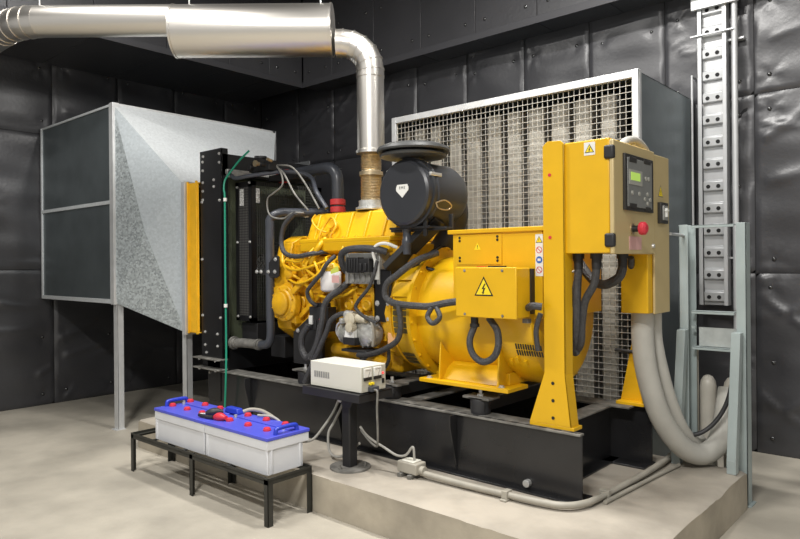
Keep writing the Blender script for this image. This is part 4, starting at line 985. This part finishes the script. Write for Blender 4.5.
# ------------------------------------------------------------------ charger on its pedestal
cs = thing('pedestal_stand', (-3.14, 3.06, .25), 'black pedestal stand on a round base holding the battery charger', 'stand')
m = MB().box(-3.47,-2.93,2.92,3.22,.770,.778).box(-3.47,-2.93,2.915,2.923,.725,.778).box(-2.938,-2.93,2.92,3.22,.725,.778).box(-3.47,-2.93,3.217,3.225,.725,.778)
m.prism([(-3.21,.725),(-3.06,.725),(-3.10,.66),(-3.17,.66)], 'y', 3.0, 3.01)
m.build('tray', M['blkm'], cs, bevel=.002)
B(-3.20,-3.125,3.02,3.095,.26,.77).build('pole', M['blkm'], cs, bevel=.010, seg=3)
MB().lathe([(0,.135),(.012,.135),(.014,.13)], (-3.162,3.06,.25),(0,0,1),40).build('base_plate', M['dust'], cs)
for k in range(3):
    a = .6+2*PI*k/3; MB().lathe([(0,.014),(.01,.014),(.01,.007),(.028,.007)], (-3.162+.10*math.cos(a),3.06+.10*math.sin(a),.264),(0,0,1),6).build('bolt', M['dust'], cs)
bolt((-3.19,3.0,.70), parent=cs, r=.010)
ch = thing('battery_charger', (-3.18, 3.07, .778), 'cream battery charger with two analogue meters on the black pedestal', 'battery charger')
chb = B(-3.425,-2.944,2.95,3.175,.783,.948).build('case', M['chg'], ch, bevel=.004)
m = MB()
for k in range(7): m.box(-3.385+.022*k,-3.371+.022*k,2.9475,2.95,.845,.885)
m.build('vent', M['ecm'], chb)
B(-2.945,-2.940,2.954,3.171,.788,.943).build('front_panel', M['panelbg'], ch, bevel=.001)
fp = [o for o in COL.objects if o.name == 'front_panel'][0]
for y in (2.965, 3.055):
    mt_ = B(-2.940,-2.932,y,y+.072,.878,.936).build('meter', M['lens'], ch, bevel=.003)
    B(-2.940,-2.930,y+.002,y+.070,.858,.877).build('meter_base', M['sigb'], mt_, bevel=.002)
    MB().bar((-2.9315,y+.037,.880),(-2.9315,y+.055,.918),.0015,.001,up=(1,0,0)).box(-2.932,-2.9312,y+.015,y+.060,.922,.924).build('needle', M['sigb'], mt_)
MB().lathe([(0,.007),(.008,.006)], (-2.940,3.143,.89),(1,0,0),12).build('indicator_light', M['led'], ch)
B(-2.940,-2.930,3.135,3.150,.825,.855).build('rocker_switch', M['sigb'], ch)
for y in (3.02,3.045): MB().lathe([(0,.009),(.014,.009)], (-2.940,y,.835),(1,0,0),12).build('fuse_holder', M['sigy'], ch)
B(-2.940,-2.905,3.005,3.075,.788,.818).build('socket', M['gpipe'], ch, bevel=.003)
tag(MB().tube([(-2.905,3.03,.80),(-2.88,3.03,.785),(-2.885,3.03,.68),(-2.89,3.04,.55),(-2.91,3.06,.46),(-2.95,3.09,.42),(-3.02,3.10,.44),(-3.10,3.10,.50)], .007, 8).build('power_lead', M['dust']), 'thin grey lead hanging from the front of the battery charger', 'cable')
tag(MB().tube([(-3.115,3.108,.52),(-3.08,3.12,.475),(-3.02,3.13,.44),(-2.95,3.16,.40),(-2.85,3.17,.365),(-2.78,3.18,.375),(-2.735,3.19,.43),(-2.72,3.19,.42),(-2.715,3.19,.355)], .008, 10).build('power_lead', M['cable']), 'pale cable running from the pedestal into the grey socket box', 'cable')
for (dx, lb) in ((0, 'pale grey charging cable hanging left of the pedestal, outermost of two'), (.022, 'pale grey charging cable hanging left of the pedestal, nearest the pole')):
    m = MB().tube([(-3.40+dx,3.185,.83),(-3.40+dx,3.25,.79),(-3.42+dx,3.22,.62),(-3.44+dx,3.16,.50),(-3.46+dx,3.12,.42),(-3.43+dx,3.10,.33-dx),(-3.36+dx,3.10,.300-dx),(-3.28+dx,3.12,.31),(-3.22,3.14,.35),(-3.14,3.125,.40)] if dx else
                   [(-3.42,3.185,.83),(-3.42,3.25,.79),(-3.44,3.20,.60),(-3.47,3.10,.46),(-3.50,3.0,.38),(-3.56,2.86,.42),(-3.62,2.86,.50),(-3.70,2.84,.545),(-3.80,2.79,.55)], .009, 10)
    tag(m.build('charging_cable', M['cable']), lb, 'cable', 'charging cables beside the pedestal')

# ------------------------------------------------------------------ battery rack and batteries
rk = thing('battery_rack', (-4.14, 2.65, 0), 'low black angle-iron rack on the floor carrying two batteries', 'rack')
rx0, rx1, ry0, ry1, rz = -5.0, -3.27, 2.47, 2.82, .298
t_ = .005; w_ = .042
m = MB()
m.box(rx0,rx1,ry0,ry0+t_,rz-w_,rz).box(rx0,rx1,ry0,ry0+w_,rz-.022,rz-.017).box(rx0,rx1,ry1-t_,ry1,rz-w_,rz).box(rx0,rx1,ry1-w_,ry1,rz-.022,rz-.017)
m.box(rx0,rx0+t_,ry0,ry1,rz-w_,rz).box(rx0,rx0+w_,ry0,ry1,rz-.022,rz-.017).box(rx1-t_,rx1,ry0,ry1,rz-w_,rz).box(rx1-w_,rx1,ry0,ry1,rz-.022,rz-.017)
for x in (-4.72,-4.3,-3.75): m.box(x,x+.04,ry0,ry1,rz-.017,rz-.012)
m.build('top_frame', M['rack'], rk, bevel=.001)
lw = .040
for (x, sx) in ((rx0,1),(rx1,-1),(-4.155,1)):
    for (y, sy_) in ((ry0,1),(ry1,-1)):
        MB().box(x,x+lw*sx,y,y+t_*sy_,0,rz-.01).box(x,x+t_*sx,y,y+lw*sy_,0,rz-.01).build('leg', M['rack'], rk, bevel=.001)
def battery(x0, x1, label, left_handle, right_handle, caps):
    g = thing('battery', ((x0+x1)/2, 2.70, rz-.012), label, 'battery', 'batteries on the rack')
    y0, y1, z0, z1 = 2.512, 2.85, rz-.0115, .503
    c = MB().box(x0+.008,x1-.008,y0+.008,2.805,z0,z1-.055).box(x0,x1,y0,y1,z1-.06,z1)
    for x in (x0+.004, x1-.028): c.box(x,x+.024,y0+.002,y0+.012,z0+.005,z1-.05)
    for yy in (y0+.03,2.77): c.box(x1-.012,x1-.001,yy,yy+.018,z0+.005,z1-.05)
    c.build('case', M['batt'], g, bevel=.005, seg=3)
    lid = MB().box(x0-.004,x1+.004,y0-.004,y1+.004,z1,z1+.022).box(x0+.04,x1-.04,y0+.21,y1-.05,z1+.022,z1+.030)
    lid = lid.build('lid', M['blue'], g, bevel=.005, seg=3)
    for (xh, on) in ((x0+.025, left_handle), (x1-.025, right_handle)):
        if on: MB().tube([(xh,y0+.085,z1+.015),(xh,y0+.088,z1+.045),(xh,y0+.105,z1+.060),(xh,y1-.105,z1+.060),(xh,y1-.085,z1+.045),(xh,y1-.082,z1+.015)], .014, 10, smooth=4).build('handle', M['bluedk'], g)
    for x in caps:
        for y in (2.63, 2.78):
            k = MB().lathe([(0,.026),(.010,.026),(.012,.022),(.018,.022),(.022,.016)], (x,y,z1+.022+(.008 if y > 2.72 else 0)), (0,0,1), 12)
            lab(k.build('vent_cap', M['red'], g), 'red vent cap')
    for x in (x0+.06, x1-.10): MB().lathe([(0,.014),(.018,.012)], (x, 2.72, z1+.022), (0,0,1), 12).build('terminal', M['silver'], g)
battery(-4.705, -4.030, 'white battery with blue lid at the left end of the rack, farther from the charger', True, False, (-4.65,-4.445,-4.245))
battery(-4.022, -3.33, 'white battery with blue lid at the right end of the rack, nearest the charger', False, True, (-3.90,-3.69,-3.485))
# middle blue block / handle
tag(MB().hexa([(-4.14,2.74,.534),(-3.97,2.74,.534),(-3.97,2.80,.534),(-4.14,2.80,.534)], [(-4.12,2.745,.575),(-3.985,2.745,.575),(-3.985,2.795,.575),(-4.12,2.795,.575)]).build('terminal_cover', M['bluedk'], bevel=.01, seg=3), 'blue terminal cover lying across the joint between the two batteries', 'terminal cover')
def clamp(name, p, ang, mt, label):
    g = thing(name, p, label, 'battery clamp', 'clamps on the battery lids')
    c, s_ = math.cos(ang), math.sin(ang); d = Vector((c, s_, 0)); n = Vector((-s_, c, 0)); p = Vector(p)
    m = MB(); a = p - d*.06 + Vector((0,0,.012)); b = p + d*.06 + Vector((0,0,.022))
    m.tube([a, p + Vector((0,0,.022)), b], lambda t: .015 + .015*math.sin(PI*min(1, t*1.1))**1, 14, smooth=6)
    m.build('grip', M[mt], g)
    MB().bar(a - d*.045 + Vector((0,0,.0)), a + d*.01, .016, .012).build('jaw', M['silver'], g, bevel=.003)
    return g
clamp('battery_clamp', (-3.97, 2.60, .526), .15, 'red', 'red battery clamp lying on the blue lid beside the black one')
clamp('battery_clamp', (-4.14, 2.665, .526), .9, 'rub', 'black battery clamp lying on the blue lid beside the red one')
tag(MB().tube([(-4.17,2.56,.540),(-4.08,2.565,.539),(-4.02,2.575,.542)], .012, 10).build('cable_end', M['rub']), 'short black cable end behind the red clamp on the lid', 'cable')
tag(MB().tube([(-3.99,2.80,.545),(-3.95,2.84,.56),(-3.87,2.865,.56),(-3.78,2.86,.550),(-3.70,2.845,.540)], .014, 10).build('battery_cable', M['cond']), 'brown-grey cable arching over the back edge of the blue lids', 'cable')

# ------------------------------------------------------------------ green wire at the radiator
gw = MB().tube([(-4.86,3.50,2.60),(-4.95,3.46,2.52),(-5.06,3.42,2.40),(-5.09,3.40,2.34),(-5.08,3.385,2.26),(-5.06,3.38,2.17),(-5.055,3.375,1.5),(-5.05,3.375,.9),(-5.03,3.355,.60),(-5.06,3.36,.30),(-5.04,3.34,.262)], .009, 8)
gw.lathe([(0,.016),(.03,.016)], (-5.055,3.38,2.16),(0,0,1),10,1); gw.lathe([(0,.016),(.03,.016)], (-5.053,3.375,1.22),(0,0,1),10,1)
tag(gw.build('green_wire', [M['green'], M['sticker']]), 'thin green wire hanging down beside the black radiator frame', 'wire')

# ------------------------------------------------------------------ lettering on the emblem
def text(s, size, loc, rot, mt, parent, name='lettering'):
    cu = bpy.data.curves.new('t', 'FONT'); cu.body = s; cu.size = size; cu.align_x = 'CENTER'; cu.align_y = 'CENTER'; cu.extrude = .0005; cu.space_character = 1.3
    tmp = bpy.data.objects.new('t', cu); COL.objects.link(tmp); bpy.context.view_layer.update()
    me = bpy.data.meshes.new_from_object(tmp.evaluated_get(bpy.context.evaluated_depsgraph_get()))
    bpy.data.objects.remove(tmp); bpy.data.curves.remove(cu)
    me.materials.clear(); me.materials.append(mt)
    o = bpy.data.objects.new(name, me); COL.objects.link(o); o.rotation_euler = rot; o.parent = parent; o.location = Vector(loc) - WL[parent]; WL[o] = Vector(loc)
    return o
text('EME', .026, (acx, 3.3955, 2.112), (PI/2, 0, 0), M['sigb'], ac)

# ------------------------------------------------------------------ lights
def fixture(x, y, ln, ang, power, label, w=.30):
    g = thing('ceiling_light', (x, y, 5.20), label, 'ceiling light', 'ceiling lights')
    g.rotation_euler = (0, 0, ang)
    m = MB().box(x-ln/2, x+ln/2, y-w/2, y+w/2, 5.15, 5.20).build('housing', M['white'], g, bevel=.004)
    d = bpy.data.lights.new('light', 'AREA'); d.shape = 'RECTANGLE'; d.size = ln; d.size_y = w; d.energy = power; d.color = (1.0, .975, .94)
    o = bpy.data.objects.new('lamp', d); COL.objects.link(o); o.parent = g; o.location = (0, 0, -.06); WL[o] = Vector((x, y, 5.14))
fixture(-2.2, 3.5, 1.3, 0, 210, 'long white ceiling light above the generator end', .25)
fixture(-4.6, 1.4, 1.3, 0, 150, 'long white fill light added above the battery rack', .25)  # unseen lamp added to brighten the left wall and back-left corner
fixture(-0.6, -1.3, 1.3, 0, 430, 'long white fill light added over the open floor in front of the generator', .25)  # unseen lamp added behind the camera to brighten the front faces
fixture(1.6, 3.2, 1.3, 0, 50, 'long white ceiling light beyond the steel stand at the right', .25)

w = bpy.data.worlds.new('World'); bpy.context.scene.world = w; w.use_nodes = True
w.node_tree.nodes['Background'].inputs['Color'].default_value = (1.0, .98, .95, 1); w.node_tree.nodes['Background'].inputs['Strength'].default_value = .50

# ------------------------------------------------------------------ camera
cd = bpy.data.cameras.new('camera'); cam = bpy.data.objects.new('camera', cd); COL.objects.link(cam)
cd.sensor_width = 36; cd.lens = 663/800*36; cd.shift_y = -6.5/800; cd.clip_end = 60
cam.matrix_world = Matrix.Translation((0, 0, 1.6)) @ Matrix.Rotation(math.radians(41.5), 4, 'Z') @ Matrix.Rotation(PI/2, 4, 'X') @ Matrix.Rotation(-.0085, 4, 'Z')
sc = bpy.context.scene; sc.camera = cam
sc.view_settings.view_transform = 'Standard'; sc.view_settings.look = 'None'; sc.view_settings.gamma = 1; sc.view_settings.use_curve_mapping = False
sc.view_settings.exposure = 0.0
